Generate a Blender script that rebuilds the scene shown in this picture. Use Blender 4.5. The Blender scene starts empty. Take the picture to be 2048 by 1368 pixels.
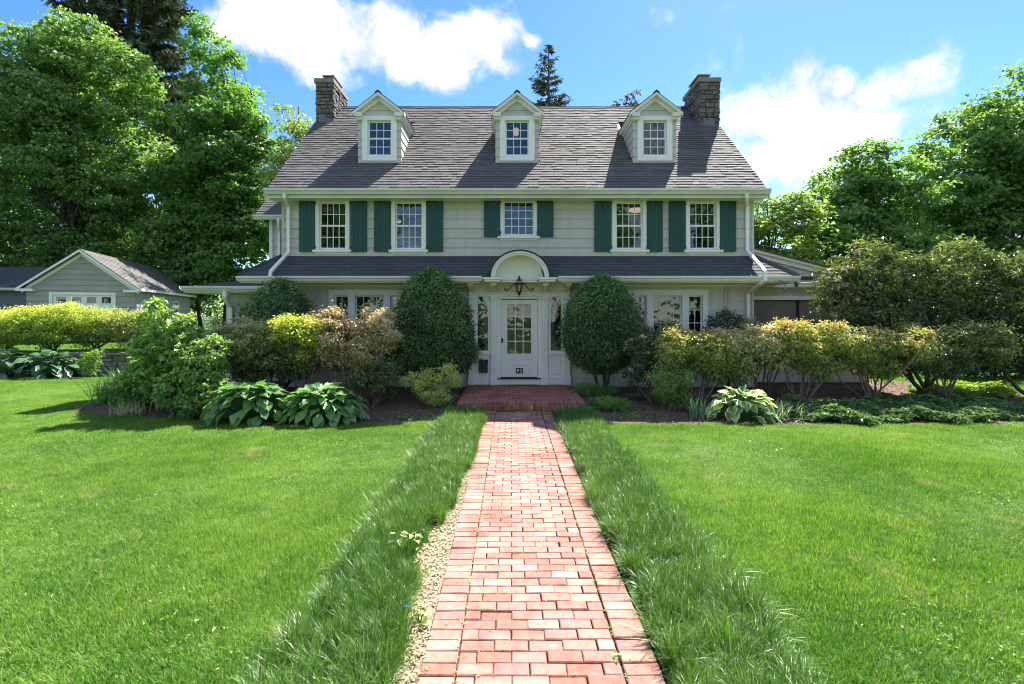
import bpy, math, random
import numpy as np
from mathutils import Vector, Matrix
R = math.radians
sc = bpy.context.scene
col = sc.collection
random.seed(7)

# ------------------------------------------------------------ camera
CAM_Z = 1.987
F = 1024.0            # focal length in photograph pixels (18 mm on 36 mm)
PX, PY = 1022.0, 630.0
cam_d = bpy.data.cameras.new('camera')
cam = bpy.data.objects.new('camera', cam_d); col.objects.link(cam)
cam.location = (0, 0, CAM_Z); cam.rotation_euler = (R(90), 0, 0)
cam_d.lens = 18; cam_d.sensor_width = 36
cam_d.shift_x = (1024 - PX) / 2048; cam_d.shift_y = -(684 - PY) / 2048
cam_d.clip_start = 0.05; cam_d.clip_end = 3000
sc.camera = cam

def at(px, py, Y):
    return ((px - PX) / F * Y, Y, CAM_Z - (py - PY) / F * Y)
def gx(px, Y): return (px - PX) / F * Y
def gz(py, Y): return CAM_Z - (py - PY) / F * Y

# ------------------------------------------------------------ sun and sky
SUN_EL, SUN_AZ = R(53), R(30.4)          # azimuth measured from +Y towards +X
SUN_DIR = Vector((math.sin(SUN_AZ) * math.cos(SUN_EL), math.cos(SUN_AZ) * math.cos(SUN_EL), math.sin(SUN_EL)))
sd = bpy.data.lights.new('sun', 'SUN'); sd.energy = 3.75; sd.angle = R(0.53); sd.color = (1.0, 0.95, 0.87)
sun = bpy.data.objects.new('sun', sd); col.objects.link(sun)
sun.rotation_euler = SUN_DIR.to_track_quat('Z', 'Y').to_euler()
sun.location = (20, 30, 40)

sc.view_settings.view_transform = 'Standard'
sc.view_settings.look = 'None'
sc.view_settings.exposure = 2.13
sc.view_settings.gamma = 1.0
sc.view_settings.use_curve_mapping = False
sc.cycles.use_denoising = True
sc.cycles.filter_width = 1.1
sc.cycles.max_bounces = 8
sc.cycles.diffuse_bounces = 4
sc.cycles.transmission_bounces = 4
sc.cycles.transparent_max_bounces = 8
sc.cycles.sample_clamp_indirect = 6.0
sc.cycles.caustics_reflective = False
sc.cycles.caustics_refractive = False

class NT:
    """tiny node helper"""
    def __init__(s, tree):
        s.t = tree; s.n = tree.nodes; s.l = tree.links
    def new(s, typ, **kw):
        n = s.n.new(typ)
        for k, v in kw.items():
            if k == 'inp':
                for kk, vv in v.items():
                    if isinstance(vv, bpy.types.NodeSocket): s.l.new(vv, n.inputs[kk])
                    else: n.inputs[kk].default_value = vv
            else: setattr(n, k, v)
        return n
    def math(s, op, a, b=None, clamp=False):
        n = s.n.new('ShaderNodeMath'); n.operation = op; n.use_clamp = clamp
        for i, x in enumerate((a, b)):
            if x is None: continue
            if isinstance(x, bpy.types.NodeSocket): s.l.new(x, n.inputs[i])
            else: n.inputs[i].default_value = x
        return n.outputs[0]
    def mix(s, fac, a, b, blend='MIX'):
        n = s.n.new('ShaderNodeMix'); n.data_type = 'RGBA'; n.blend_type = blend
        for i, x in ((0, fac), (6, a), (7, b)):
            if isinstance(x, bpy.types.NodeSocket): s.l.new(x, n.inputs[i])
            elif i == 0: n.inputs[0].default_value = x
            else: n.inputs[i].default_value = (*x, 1) if len(x) == 3 else x
        return n.outputs[2]
    def ramp(s, fac, stops, interp='LINEAR'):
        n = s.n.new('ShaderNodeValToRGB'); cr = n.color_ramp; cr.interpolation = interp
        while len(cr.elements) < len(stops): cr.elements.new(0.5)
        for e, (p, c) in zip(cr.elements, stops):
            e.position = p; e.color = (*c, 1) if len(c) == 3 else c
        s.l.new(fac, n.inputs[0]); return n.outputs[0]
    def noise(s, vec, scale, detail=3, rough=0.55, dim='3D'):
        n = s.n.new('ShaderNodeTexNoise'); n.noise_dimensions = dim
        n.inputs['Scale'].default_value = scale; n.inputs['Detail'].default_value = detail
        n.inputs['Roughness'].default_value = rough
        if vec is not None: s.l.new(vec, n.inputs['Vector'])
        return n.outputs[0]

world = bpy.data.worlds.new('World'); sc.world = world; world.use_nodes = True
wt = world.node_tree; wt.nodes.clear(); W = NT(wt)
sky = W.new('ShaderNodeTexSky', sky_type='NISHITA', sun_disc=False, sun_elevation=SUN_EL, sun_rotation=SUN_AZ,
            altitude=0, air_density=1.0, dust_density=0.2, ozone_density=3.0)
tc = W.new('ShaderNodeTexCoord'); d = tc.outputs['Generated']
# fair-weather cumulus over the whole dome: noise on the direction, thickened at the cloud banks and, for fill light, out of view
warp = W.new('ShaderNodeTexNoise', inp={'Vector': d, 'Scale': 6.0, 'Detail': 4.0})
wv = W.new('ShaderNodeVectorMath', operation='SUBTRACT', inp={0: warp.outputs[1], 1: (0.5, 0.5, 0.5)})
ws = W.new('ShaderNodeVectorMath', operation='SCALE', inp={0: wv.outputs[0]}); ws.inputs[3].default_value = 0.10
dw = W.new('ShaderNodeVectorMath', operation='ADD', inp={0: d, 1: ws.outputs[0]}).outputs[0]
def bank(px, py, rx, ry):
    c = Vector(((px - PX) / F, 1.0, -(py - PY) / F)); L = c.length; c.normalize()
    s1 = W.new('ShaderNodeVectorMath', operation='SUBTRACT', inp={0: dw, 1: tuple(c)}).outputs[0]
    s2 = W.new('ShaderNodeVectorMath', operation='MULTIPLY', inp={0: s1, 1: (L * F / rx, L * F / rx * 0.7, L * F / ry)}).outputs[0]
    ln = W.new('ShaderNodeVectorMath', operation='LENGTH', inp={0: s2}).outputs[1]
    return W.math('SUBTRACT', 1.0, ln, clamp=True)
banks = [bank(520, 60, 190, 95), bank(720, 70, 330, 100), bank(930, 80, 150, 75), bank(880, 130, 220, 55), bank(620, 125, 190, 55), bank(1058, 82, 48, 24),
         bank(1560, 240, 240, 110), bank(1700, 265, 210, 90), bank(1800, 165, 115, 85), bank(1560, 330, 260, 90), bank(1690, 150, 60, 40),
         bank(500, 5, 120, 22), bank(400, -150, 300, 90), bank(1500, -260, 420, 120),
         bank(2350, 300, 300, 110), bank(-400, 250, 350, 140)]
m = banks[0]
for b in banks[1:]: m = W.math('MAXIMUM', m, b)
n1 = W.noise(dw, 9.0, 12, 0.64)
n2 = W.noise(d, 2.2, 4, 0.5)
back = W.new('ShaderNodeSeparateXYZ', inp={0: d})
fill_clouds = W.math('MULTIPLY', W.math('SUBTRACT', n2, 0.41), W.math('LESS_THAN', back.outputs[1], 0.15))   # denser clouds added behind the camera, unseen, to raise the fill light
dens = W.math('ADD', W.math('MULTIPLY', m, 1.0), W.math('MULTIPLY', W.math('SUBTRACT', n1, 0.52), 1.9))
dens = W.math('ADD', dens, W.math('MULTIPLY', fill_clouds, 3.0))
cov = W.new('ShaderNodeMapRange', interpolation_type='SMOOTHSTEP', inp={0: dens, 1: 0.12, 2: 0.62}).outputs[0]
cn = W.math('ADD', W.noise(d, 11.0, 6, 0.6), W.math('MULTIPLY', dens, 0.25))
ccol = W.ramp(cn, [(0.44, (0.52, 0.60, 0.72)), (0.58, (0.78, 0.82, 0.88)), (0.74, (1.0, 1.0, 1.0))])
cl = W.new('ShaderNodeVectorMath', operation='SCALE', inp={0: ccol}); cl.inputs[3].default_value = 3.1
hsv = W.new('ShaderNodeHueSaturation', inp={'Color': sky.outputs[0], 'Hue': 0.508, 'Saturation': 1.28, 'Value': 0.62})
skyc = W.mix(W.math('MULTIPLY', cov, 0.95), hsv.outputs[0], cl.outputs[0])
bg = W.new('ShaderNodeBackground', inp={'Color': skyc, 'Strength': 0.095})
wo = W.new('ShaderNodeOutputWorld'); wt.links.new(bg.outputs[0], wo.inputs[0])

# ------------------------------------------------------------ materials
def new_mat(name):
    m = bpy.data.materials.new(name); m.use_nodes = True
    m.node_tree.nodes.clear(); n = NT(m.node_tree)
    n.out = n.new('ShaderNodeOutputMaterial'); return m, n

def surf(name, c1, c2=None, scale=3.0, rough=0.6, bump=0.0, bscale=40.0, spec=0.4, metal=0.0, rnd=None, coords='Object', detail=4, lo=.35, hi=.65):
    """painted or mineral surface: two colours mixed by noise, optional fine relief and per-object shift"""
    m, n = new_mat(name)
    co = n.new('ShaderNodeTexCoord').outputs[coords] if coords != 'Position' else n.new('ShaderNodeNewGeometry').outputs['Position']
    c2 = c2 or tuple(x * 0.85 for x in c1)
    f = n.noise(co, scale, detail)
    f = n.new('ShaderNodeMapRange', inp={0: f, 1: lo, 2: hi}).outputs[0]
    c = n.mix(f, c1, c2)
    if rnd:
        oi = n.new('ShaderNodeObjectInfo').outputs['Random']
        c = n.mix(1.0, c, n.ramp(oi, rnd), 'MULTIPLY')
    p = n.new('ShaderNodeBsdfPrincipled', inp={'Base Color': c, 'Roughness': rough, 'Metallic': metal, 'Specular IOR Level': spec})
    if name == 'siding_paint':
        st = n.new('ShaderNodeMapping', inp={'Vector': co, 'Scale': (7.0, 7.0, 0.5)}).outputs[0]
        c = n.mix(1.0, c, n.ramp(n.noise(st, 1.0, 5, 0.65), [(0.3, (0.90, 0.89, 0.87)), (0.6, (1.02, 1.02, 1.02))]), 'MULTIPLY'); n.l.new(c, p.inputs['Base Color'])
    if bump:
        bf = n.noise(co, bscale, 5)
        b = n.new('ShaderNodeBump', inp={'Height': bf, 'Strength': bump, 'Distance': 0.01})
        n.l.new(b.outputs[0], p.inputs['Normal'])
    n.l.new(p.outputs[0], n.out.inputs[0]); return m

def leafmat(name, stops, trans=0.35, rough=0.38, spec=0.55, tboost=1.25, desat=0.15):
    """leaf: colour from the per-leaf value 't', part of the light passes through"""
    m, n = new_mat(name)
    a = n.new('ShaderNodeAttribute', attribute_name='t').outputs['Fac']
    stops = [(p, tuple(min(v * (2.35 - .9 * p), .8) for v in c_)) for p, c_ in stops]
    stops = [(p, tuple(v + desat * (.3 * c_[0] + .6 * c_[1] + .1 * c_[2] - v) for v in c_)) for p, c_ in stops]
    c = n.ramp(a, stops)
    tc_ = n.mix(1.0, c, (tboost, tboost * 1.05, tboost * 0.55), 'MULTIPLY')
    p = n.new('ShaderNodeBsdfPrincipled', inp={'Base Color': c, 'Roughness': rough, 'Specular IOR Level': spec})
    t = n.new('ShaderNodeBsdfTranslucent', inp={'Color': tc_})
    mx = n.new('ShaderNodeMixShader', inp={0: trans}); n.l.new(p.outputs[0], mx.inputs[1]); n.l.new(t.outputs[0], mx.inputs[2])
    n.l.new(mx.outputs[0], n.out.inputs[0]); return m

M = {}
M['siding'] = surf('siding_paint', (0.55, 0.52, 0.475), (0.51, 0.485, 0.445), 1.3, 0.55, 0.12, 60, rnd=[(0, (0.95, 0.95, 0.95)), (1, (1.04, 1.03, 1.02))], coords='Position')
M['garage_siding'] = surf('garage_siding_paint', (0.37, 0.345, 0.32), (0.335, 0.315, 0.295), 1.3, 0.6, 0.1, 50, rnd=[(0, (0.94, 0.94, 0.94)), (1, (1.05, 1.04, 1.03))], coords='Position')
M['teal_siding'] = surf('neighbour_siding', (0.12, 0.14, 0.145), (0.10, 0.12, 0.12), 1.3, 0.6)
M['white'] = surf('white_trim_paint', (0.84, 0.825, 0.785), (0.80, 0.785, 0.745), 2.0, 0.45, 0.06, 30, coords='Position')
M['cream'] = surf('cream_paint', (0.78, 0.74, 0.655), (0.74, 0.70, 0.615), 2.0, 0.5, coords='Position')
M['gutter'] = surf('gutter_enamel', (0.72, 0.70, 0.63), (0.62, 0.60, 0.53), 1.2, 0.4, coords='Position')
M['green'] = surf('shutter_green_paint', (0.007, 0.062, 0.052), (0.009, 0.072, 0.060), 5, 0.5, 0.08, 40, rnd=[(0, (0.9, 0.9, 0.9)), (1, (1.12, 1.08, 1.08))])
M['black'] = surf('black_iron', (0.012, 0.012, 0.013), (0.02, 0.02, 0.02), 20, 0.45)
M['dark_metal'] = surf('dark_flashing', (0.045, 0.045, 0.055), (0.06, 0.055, 0.06), 5, 0.5, metal=0.3)
M['ridge'] = surf('ridge_shingle', (0.035, 0.033, 0.037), (0.05, 0.046, 0.05), 5, 0.95, spec=0.1)
M['lead'] = surf('lead_flashing', (0.16, 0.165, 0.19), (0.13, 0.135, 0.15), 6, 0.55)
M['brickrim'] = surf('weathered_cap', (0.30, 0.24, 0.20), (0.20, 0.18, 0.17), 5, 0.85, 0.4, 40)
M['stone'] = surf('chimney_stone', (0.20, 0.18, 0.162), (0.105, 0.098, 0.094), 6, 0.9, 0.9, 30, rnd=[(0, (0.62, 0.6, 0.6)), (.5, (1, .98, .95)), (1, (1.25, 1.15, 1.0))])
M['mortar'] = surf('mortar', (0.20, 0.19, 0.175), (0.15, 0.14, 0.13), 20, 0.95, 0.5, 60)
M['wallstone'] = surf('wall_stone', (0.24, 0.22, 0.195), (0.15, 0.14, 0.13), 7, 0.9, 0.8, 30, rnd=[(0, (0.7, 0.7, 0.72)), (.5, (1, .97, .92)), (1, (1.3, 1.15, 0.95))])
M['room'] = surf('room_plaster', (0.13, 0.115, 0.10), (0.10, 0.09, 0.08), 1, 0.9)
M['wood'] = surf('varnished_wood', (0.25, 0.11, 0.05), (0.16, 0.07, 0.03), 9, 0.4)
M['bark'] = surf('bark', (0.10, 0.085, 0.07), (0.05, 0.043, 0.036), 9, 0.95, 0.8, 20)
M['lightbark'] = surf('azalea_bark', (0.20, 0.165, 0.125), (0.10, 0.08, 0.062), 14, 0.9, 0.5, 40)
M['soil'] = surf('dark_soil', (0.06, 0.042, 0.03), (0.035, 0.025, 0.019), 9, 0.95, 0.8, 60, coords='Position')
M['mulch'] = surf('bark_mulch', (0.17, 0.105, 0.075), (0.085, 0.052, 0.038), 14, 0.95, 1.0, 50, coords='Position')
M['joint'] = surf('sandy_joint', (0.075, 0.05, 0.036), (0.05, 0.042, 0.024), 18, 0.95, 0.6, 90, coords='Position')
M['drysoil'] = surf('dry_bare_soil', (0.27, 0.21, 0.15), (0.16, 0.14, 0.085), 14, 0.95, 0.8, 70, coords='Position')
M['rubber'] = surf('uplight_plastic', (0.05, 0.055, 0.06), (0.035, 0.04, 0.045), 12, 0.5)
M['blue'] = surf('blue_plastic', (0.02, 0.10, 0.45), (0.03, 0.16, 0.55), 30, 0.3)
M['plate'] = surf('black_plate', (0.012, 0.012, 0.014), (0.02, 0.02, 0.02), 30, 0.35)
M['mailbox'] = surf('mailbox_enamel', (0.018, 0.026, 0.028), (0.026, 0.034, 0.036), 14, 0.4, metal=0.2)
M['lime'] = surf('lime_stain', (0.62, 0.58, 0.53), (0.45, 0.36, 0.30), 30, 0.9)
M['cable'] = surf('cable_sheath', (0.10, 0.10, 0.10), (0.14, 0.14, 0.14), 20, 0.5)
M['alu'] = surf('twisted_aluminium_cable', (0.45, 0.45, 0.45), (0.2, 0.2, 0.2), 60, 0.4, metal=0.6)

# brick: colour by object, white bloom and soot by noise
def brickmat(name, stops, bloom, per_object=True):
    m, n = new_mat(name)
    pos = n.new('ShaderNodeNewGeometry').outputs['Position']
    if per_object: r = n.new('ShaderNodeObjectInfo').outputs['Random']
    else: r = n.new('ShaderNodeAttribute', attribute_name='t').outputs['Fac']
    c = n.ramp(r, stops)
    f = n.noise(pos, 19, 8, 0.72)
    c = n.mix(1.0, c, n.ramp(f, [(0.28, (0.62, 0.62, 0.64)), (0.5, (1.0, 1.0, 1.0)), (0.72, (1.3, 1.27, 1.24))]), 'MULTIPLY')
    w = n.noise(pos, 5.0, 5, 0.6)
    rr = n.math('FRACT', n.math('MULTIPLY', r, 17.31))
    w = n.math('ADD', w, n.math('MULTIPLY', n.math('SUBTRACT', rr, 0.5), 0.30))
    wf = n.new('ShaderNodeMapRange', inp={0: w, 1: 0.53, 2: 0.82, 3: 0.0, 4: bloom}).outputs[0]
    sp = n.noise(pos, 90, 3, 0.7)
    wf = n.math('MULTIPLY', wf, n.new('ShaderNodeMapRange', inp={0: sp, 1: 0.35, 2: 0.6}).outputs[0])
    c = n.mix(wf, c, (0.47, 0.39, 0.34))
    stain = n.noise(pos, 1.7, 6, 0.68)
    c = n.mix(1.0, c, n.ramp(stain, [(0.34, (0.66, 0.64, 0.60)), (0.5, (0.97, 0.97, 0.97)), (0.7, (1.1, 1.09, 1.08))]), 'MULTIPLY')
    p = n.new('ShaderNodeBsdfPrincipled', inp={'Base Color': c, 'Roughness': 0.85, 'Specular IOR Level': 0.25})
    b = n.new('ShaderNodeBump', inp={'Height': n.noise(pos, 120, 6, 0.7), 'Strength': 0.6, 'Distance': 0.004})
    n.l.new(b.outputs[0], p.inputs['Normal']); n.l.new(p.outputs[0], n.out.inputs[0]); return m
BR = [(0.0, (0.29, 0.125, 0.092)), (0.25, (0.335, 0.155, 0.118)), (0.45, (0.37, 0.185, 0.145)), (0.62, (0.31, 0.155, 0.135)), (0.8, (0.40, 0.215, 0.165)), (0.9, (0.36, 0.225, 0.185)), (1.0, (0.40, 0.27, 0.22))]
M['brick'] = brickmat('paving_brick', BR, 0.55)
M['brick_t'] = brickmat('paving_brick_far', BR, 0.55, False)
SB = [(0, (0.25, 0.085, 0.065)), (0.5, (0.31, 0.115, 0.085)), (1, (0.37, 0.155, 0.115))]
M['stoop_mortar'] = surf('pale_mortar', (0.50, 0.44, 0.39), (0.38, 0.33, 0.29), 20, 0.95)
M['stoop'] = brickmat('stoop_brick', SB, 0.3)
M['stoop_t'] = brickmat('stoop_brick_field', SB, 0.22, False)

# asphalt shingles, weathered streaks
def shinglemat(name, a, b):
    m, n = new_mat(name)
    pos = n.new('ShaderNodeNewGeometry').outputs['Position']
    t = n.new('ShaderNodeAttribute', attribute_name='t').outputs['Fac']
    c = n.mix(t, a, b)
    st = n.new('ShaderNodeMapping', inp={'Vector': pos, 'Scale': (1.6, 0.25, 0.25)}).outputs[0]
    c = n.mix(1.0, c, n.ramp(n.noise(st, 1.2, 5, 0.6), [(0.3, (0.87, 0.86, 0.86)), (0.7, (1.10, 1.09, 1.08))]), 'MULTIPLY')
    c = n.mix(1.0, c, n.ramp(n.noise(pos, 70, 3, 0.7), [(0.3, (0.72, 0.72, 0.72)), (0.7, (1.25, 1.25, 1.25))]), 'MULTIPLY')
    p = n.new('ShaderNodeBsdfPrincipled', inp={'Base Color': c, 'Roughness': 0.85, 'Specular IOR Level': 0.3})
    n.l.new(p.outputs[0], n.out.inputs[0]); return m
M['shingle'] = shinglemat('asphalt_shingle', (0.078, 0.074, 0.072), (0.165, 0.157, 0.152))
M['darkshingle'] = shinglemat('dark_asphalt_shingle', (0.054, 0.058, 0.068), (0.108, 0.114, 0.126))  # darker, cooler shingle copy: the pent roof's blue shade is in the colour

# window glass: clear pane with the reflection of a polished surface
def glassmat(name, tint, spec_col=(0.9, 0.95, 1.0), boost=0.06):
    m, n = new_mat(name)
    fr = n.new('ShaderNodeFresnel', inp={'IOR': 1.55}).outputs[0]
    fr = n.math('ADD', fr, boost, clamp=True)
    tr = n.new('ShaderNodeBsdfTransparent', inp={'Color': (*tint, 1)})
    pos = n.new('ShaderNodeNewGeometry').outputs['Position']
    b = n.new('ShaderNodeBump', inp={'Height': n.noise(pos, 2.3, 2), 'Strength': 0.25, 'Distance': 0.05})
    gl = n.new('ShaderNodeBsdfGlossy', inp={'Color': (*spec_col, 1), 'Roughness': 0.015}); n.l.new(b.outputs[0], gl.inputs['Normal'])
    mx = n.new('ShaderNodeMixShader', inp={0: fr}); n.l.new(tr.outputs[0], mx.inputs[1]); n.l.new(gl.outputs[0], mx.inputs[2])
    n.l.new(mx.outputs[0], n.out.inputs[0]); return m
M['glass'] = glassmat('window_glass', (0.55, 0.57, 0.57), boost=0.03)
def screenmat(name):
    m, n = new_mat(name)
    tr = n.new('ShaderNodeBsdfTransparent', inp={'Color': (1, 1, 1, 1)}); pos = n.new('ShaderNodeNewGeometry').outputs['Position']
    c = n.mix(n.noise(pos, 3.0, 5, 0.65), (0.20, 0.17, 0.15), (0.34, 0.31, 0.27))
    p = n.new('ShaderNodeBsdfPrincipled', inp={'Base Color': c, 'Roughness': 0.25, 'Specular IOR Level': 0.6})
    mx = n.new('ShaderNodeMixShader', inp={0: 0.72}); n.l.new(tr.outputs[0], mx.inputs[1]); n.l.new(p.outputs[0], mx.inputs[2]); n.l.new(mx.outputs[0], n.out.inputs[0]); return m
M['screen'] = screenmat('porch_screen')
def lampmat(name, c, s):
    m, n = new_mat(name); e = n.new('ShaderNodeEmission', inp={'Color': (*c, 1), 'Strength': s}); n.l.new(e.outputs[0], n.out.inputs[0]); return m
M['lamp'] = lampmat('lit_lamp_glass', (1.0, 0.66, 0.36), 0.38)
M['amber'] = surf('lantern_glass', (0.45, 0.28, 0.18), (0.30, 0.18, 0.12), 12, 0.2)

# foliage palettes (per-leaf value 0..1)
M['maple'] = leafmat('maple_leaf', [(0, (0.036, 0.085, 0.018)), (.45, (0.085, 0.17, 0.030)), (1, (0.195, 0.29, 0.06))], 0.42)
M['maple2'] = leafmat('broad_maple_leaf', [(0, (0.032, 0.085, 0.016)), (.5, (0.082, 0.18, 0.026)), (1, (0.175, 0.295, 0.045))], 0.42)
M['palegreen'] = leafmat('pale_tree_leaf', [(0, (0.06, 0.10, 0.022)), (.5, (0.13, 0.20, 0.045)), (1, (0.24, 0.29, 0.09))], 0.4)
M['dogwood'] = leafmat('dogwood_leaf', [(0, (0.05, 0.095, 0.02)), (.5, (0.13, 0.21, 0.04)), (1, (0.26, 0.33, 0.08))], 0.4)
M['spruce'] = leafmat('spruce_needle', [(0, (0.024, 0.036, 0.020)), (.6, (0.055, 0.075, 0.038)), (1, (0.12, 0.125, 0.075))], 0.12)
M['redleaf'] = leafmat('dull_red_leaf', [(0, (0.03, 0.028, 0.014)), (1, (0.10, 0.065, 0.04))], 0.2)
M['holly'] = leafmat('holly_leaf', [(0, (0.018, 0.045, 0.014)), (.5, (0.060, 0.13, 0.028)), (1, (0.18, 0.30, 0.07))], 0.2, 0.35, 0.5)
M['boxgreen'] = leafmat('yew_leaf', [(0, (0.006, 0.026, 0.006)), (1, (0.04, 0.12, 0.02))], 0.15)
M['azalea'] = leafmat('azalea_leaf', [(0, (0.05, 0.08, 0.018)), (.45, (0.15, 0.20, 0.035)), (.8, (0.30, 0.31, 0.06)), (1, (0.40, 0.30, 0.11))], 0.36)
M['azalea_y'] = leafmat('yellow_azalea_leaf', [(0, (0.05, 0.10, 0.012)), (.45, (0.19, 0.26, 0.02)), (1, (0.46, 0.44, 0.05))], 0.42)
M['pieris'] = leafmat('faded_azalea_leaf', [(0, (0.045, 0.055, 0.02)), (.4, (0.20, 0.165, 0.08)), (.75, (0.40, 0.32, 0.18)), (1, (0.50, 0.37, 0.26))], 0.32)
M['pieris2'] = leafmat('mixed_azalea_leaf', [(0, (0.045, 0.07, 0.02)), (.45, (0.16, 0.20, 0.055)), (.8, (0.36, 0.34, 0.15)), (1, (0.44, 0.34, 0.22))], 0.34)
M['olive'] = leafmat('olive_azalea_leaf', [(0, (0.03, 0.05, 0.014)), (.5, (0.09, 0.125, 0.035)), (1, (0.25, 0.27, 0.09))], 0.32)
M['rhodo'] = leafmat('rhododendron_leaf', [(0, (0.012, 0.028, 0.008)), (.5, (0.045, 0.075, 0.020)), (.85, (0.11, 0.15, 0.035)), (1, (0.26, 0.29, 0.06))], 0.22, 0.3, 0.5)
M['shrubgreen'] = leafmat('soft_shrub_leaf', [(0, (0.035, 0.09, 0.014)), (.5, (0.10, 0.20, 0.03)), (1, (0.25, 0.34, 0.08))], 0.42)
M['spirea'] = leafmat('spirea_leaf', [(0, (0.10, 0.16, 0.02)), (.5, (0.27, 0.33, 0.06)), (1, (0.46, 0.47, 0.14))], 0.4)
M['freshgreen'] = leafmat('fresh_leaf', [(0, (0.05, 0.13, 0.012)), (1, (0.20, 0.32, 0.04))], 0.4)
M['hosta'] = leafmat('hosta_leaf', [(0, (0.035, 0.105, 0.028)), (.5, (0.075, 0.18, 0.045)), (1, (0.17, 0.28, 0.07))], 0.32, 0.40, 0.4)
M['bluehosta'] = leafmat('blue_hosta_leaf', [(0, (0.02, 0.060, 0.030)), (1, (0.06, 0.13, 0.065))], 0.18, 0.3, 0.5)
M['hostacream'] = leafmat('hosta_margin', [(0, (0.42, 0.44, 0.24)), (1, (0.55, 0.55, 0.33))], 0.3, 0.35)
M['daylily'] = leafmat('daylily_blade', [(0, (0.030, 0.09, 0.018)), (1, (0.10, 0.22, 0.045))], 0.28, 0.32, 0.5)
M['sedge'] = leafmat('white_striped_sedge', [(0, (0.16, 0.22, 0.09)), (1, (0.46, 0.48, 0.30))], 0.3, 0.35)
M['daffodil'] = leafmat('daffodil_blade', [(0, (0.05, 0.11, 0.06)), (1, (0.12, 0.21, 0.12))], 0.25)
M['groundcover'] = leafmat('pachysandra_leaf', [(0, (0.03, 0.08, 0.02)), (.6, (0.10, 0.17, 0.05)), (1, (0.28, 0.34, 0.14))], 0.25, 0.28, 0.6)
M['yellowcover'] = leafmat('yellow_groundcover_leaf', [(0, (0.08, 0.15, 0.012)), (1, (0.30, 0.36, 0.03))], 0.4)
M['fern'] = leafmat('fern_frond', [(0, (0.04, 0.11, 0.02)), (1, (0.14, 0.25, 0.05))], 0.4)
M['weed'] = leafmat('weed_leaf', [(0, (0.17, 0.25, 0.06)), (1, (0.42, 0.46, 0.18))], 0.35)
M['pink'] = leafmat('pink_blossom', [(0, (0.42, 0.13, 0.20)), (.6, (0.60, 0.30, 0.38)), (1, (0.68, 0.48, 0.52))], 0.35)
M['faded'] = leafmat('faded_blossom', [(0, (0.30, 0.19, 0.12)), (.5, (0.44, 0.36, 0.27)), (1, (0.52, 0.46, 0.38))], 0.3)
M['red'] = leafmat('red_azalea_blossom', [(0, (0.36, 0.045, 0.025)), (1, (0.55, 0.14, 0.08))], 0.35)
M['chip'] = leafmat('mulch_chip', [(0, (0.04, 0.025, 0.018)), (.6, (0.15, 0.088, 0.06)), (1, (0.34, 0.23, 0.165))], 0.0, 0.9, 0.2)
M['straw'] = leafmat('dry_litter', [(0, (0.18, 0.14, 0.08)), (1, (0.46, 0.38, 0.23))], 0.1, 0.8, 0.2)

def grassmat(name, dark, mid, light, dry, trans, rough, spec, dry_at=0.61):
    m, n = new_mat(name)
    pos = n.new('ShaderNodeNewGeometry').outputs['Position']
    t = n.new('ShaderNodeAttribute', attribute_name='t').outputs['Fac']
    a = n.noise(pos, 0.55, 4, 0.6); b = n.noise(pos, 2.6, 3, 0.6)
    f = n.math('ADD', n.math('MULTIPLY', a, 0.9), n.math('MULTIPLY', b, 0.5))
    f = n.math('ADD', f, n.math('MULTIPLY', n.math('SUBTRACT', t, 0.5), 0.55))
    c = n.ramp(f, [(0.45, dark), (0.68, mid), (0.95, light)])
    d = n.new('ShaderNodeMapRange', inp={0: n.noise(pos, 1.15, 5, 0.62), 1: dry_at, 2: dry_at + 0.11}).outputs[0]
    d2 = n.new('ShaderNodeMapRange', inp={0: t, 1: 0.93, 2: 0.96}).outputs[0]
    d = n.math('MAXIMUM', n.math('MULTIPLY', d, 0.7), n.math('MULTIPLY', d2, 0.8))
    c = n.mix(d, c, dry)
    p = n.new('ShaderNodeBsdfPrincipled', inp={'Base Color': c, 'Roughness': rough, 'Specular IOR Level': spec})
    tr = n.new('ShaderNodeBsdfTranslucent', inp={'Color': n.mix(1.0, c, (1.25, 1.3, 0.6), 'MULTIPLY')})
    mx = n.new('ShaderNodeMixShader', inp={0: trans}); n.l.new(p.outputs[0], mx.inputs[1]); n.l.new(tr.outputs[0], mx.inputs[2])
    n.l.new(mx.outputs[0], n.out.inputs[0]); return m
M['lawn'] = grassmat('lawn_blade', (0.054, 0.175, 0.014), (0.130, 0.285, 0.028), (0.26, 0.40, 0.07), (0.42, 0.38, 0.20), 0.42, 0.45, 0.28)
M['liriope'] = grassmat('border_grass_blade', (0.040, 0.120, 0.014), (0.090, 0.205, 0.026), (0.19, 0.32, 0.07), (0.50, 0.50, 0.34), 0.34, 0.34, 0.45, 0.75)
M['turf'] = surf('turf_thatch', (0.06, 0.125, 0.018), (0.04, 0.08, 0.014), 20, 0.95, 0.8, 80, coords='Position')
M['farground'] = surf('far_grass', (0.045, 0.085, 0.018), (0.03, 0.06, 0.014), 0.6, 0.95, coords='Position')
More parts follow.
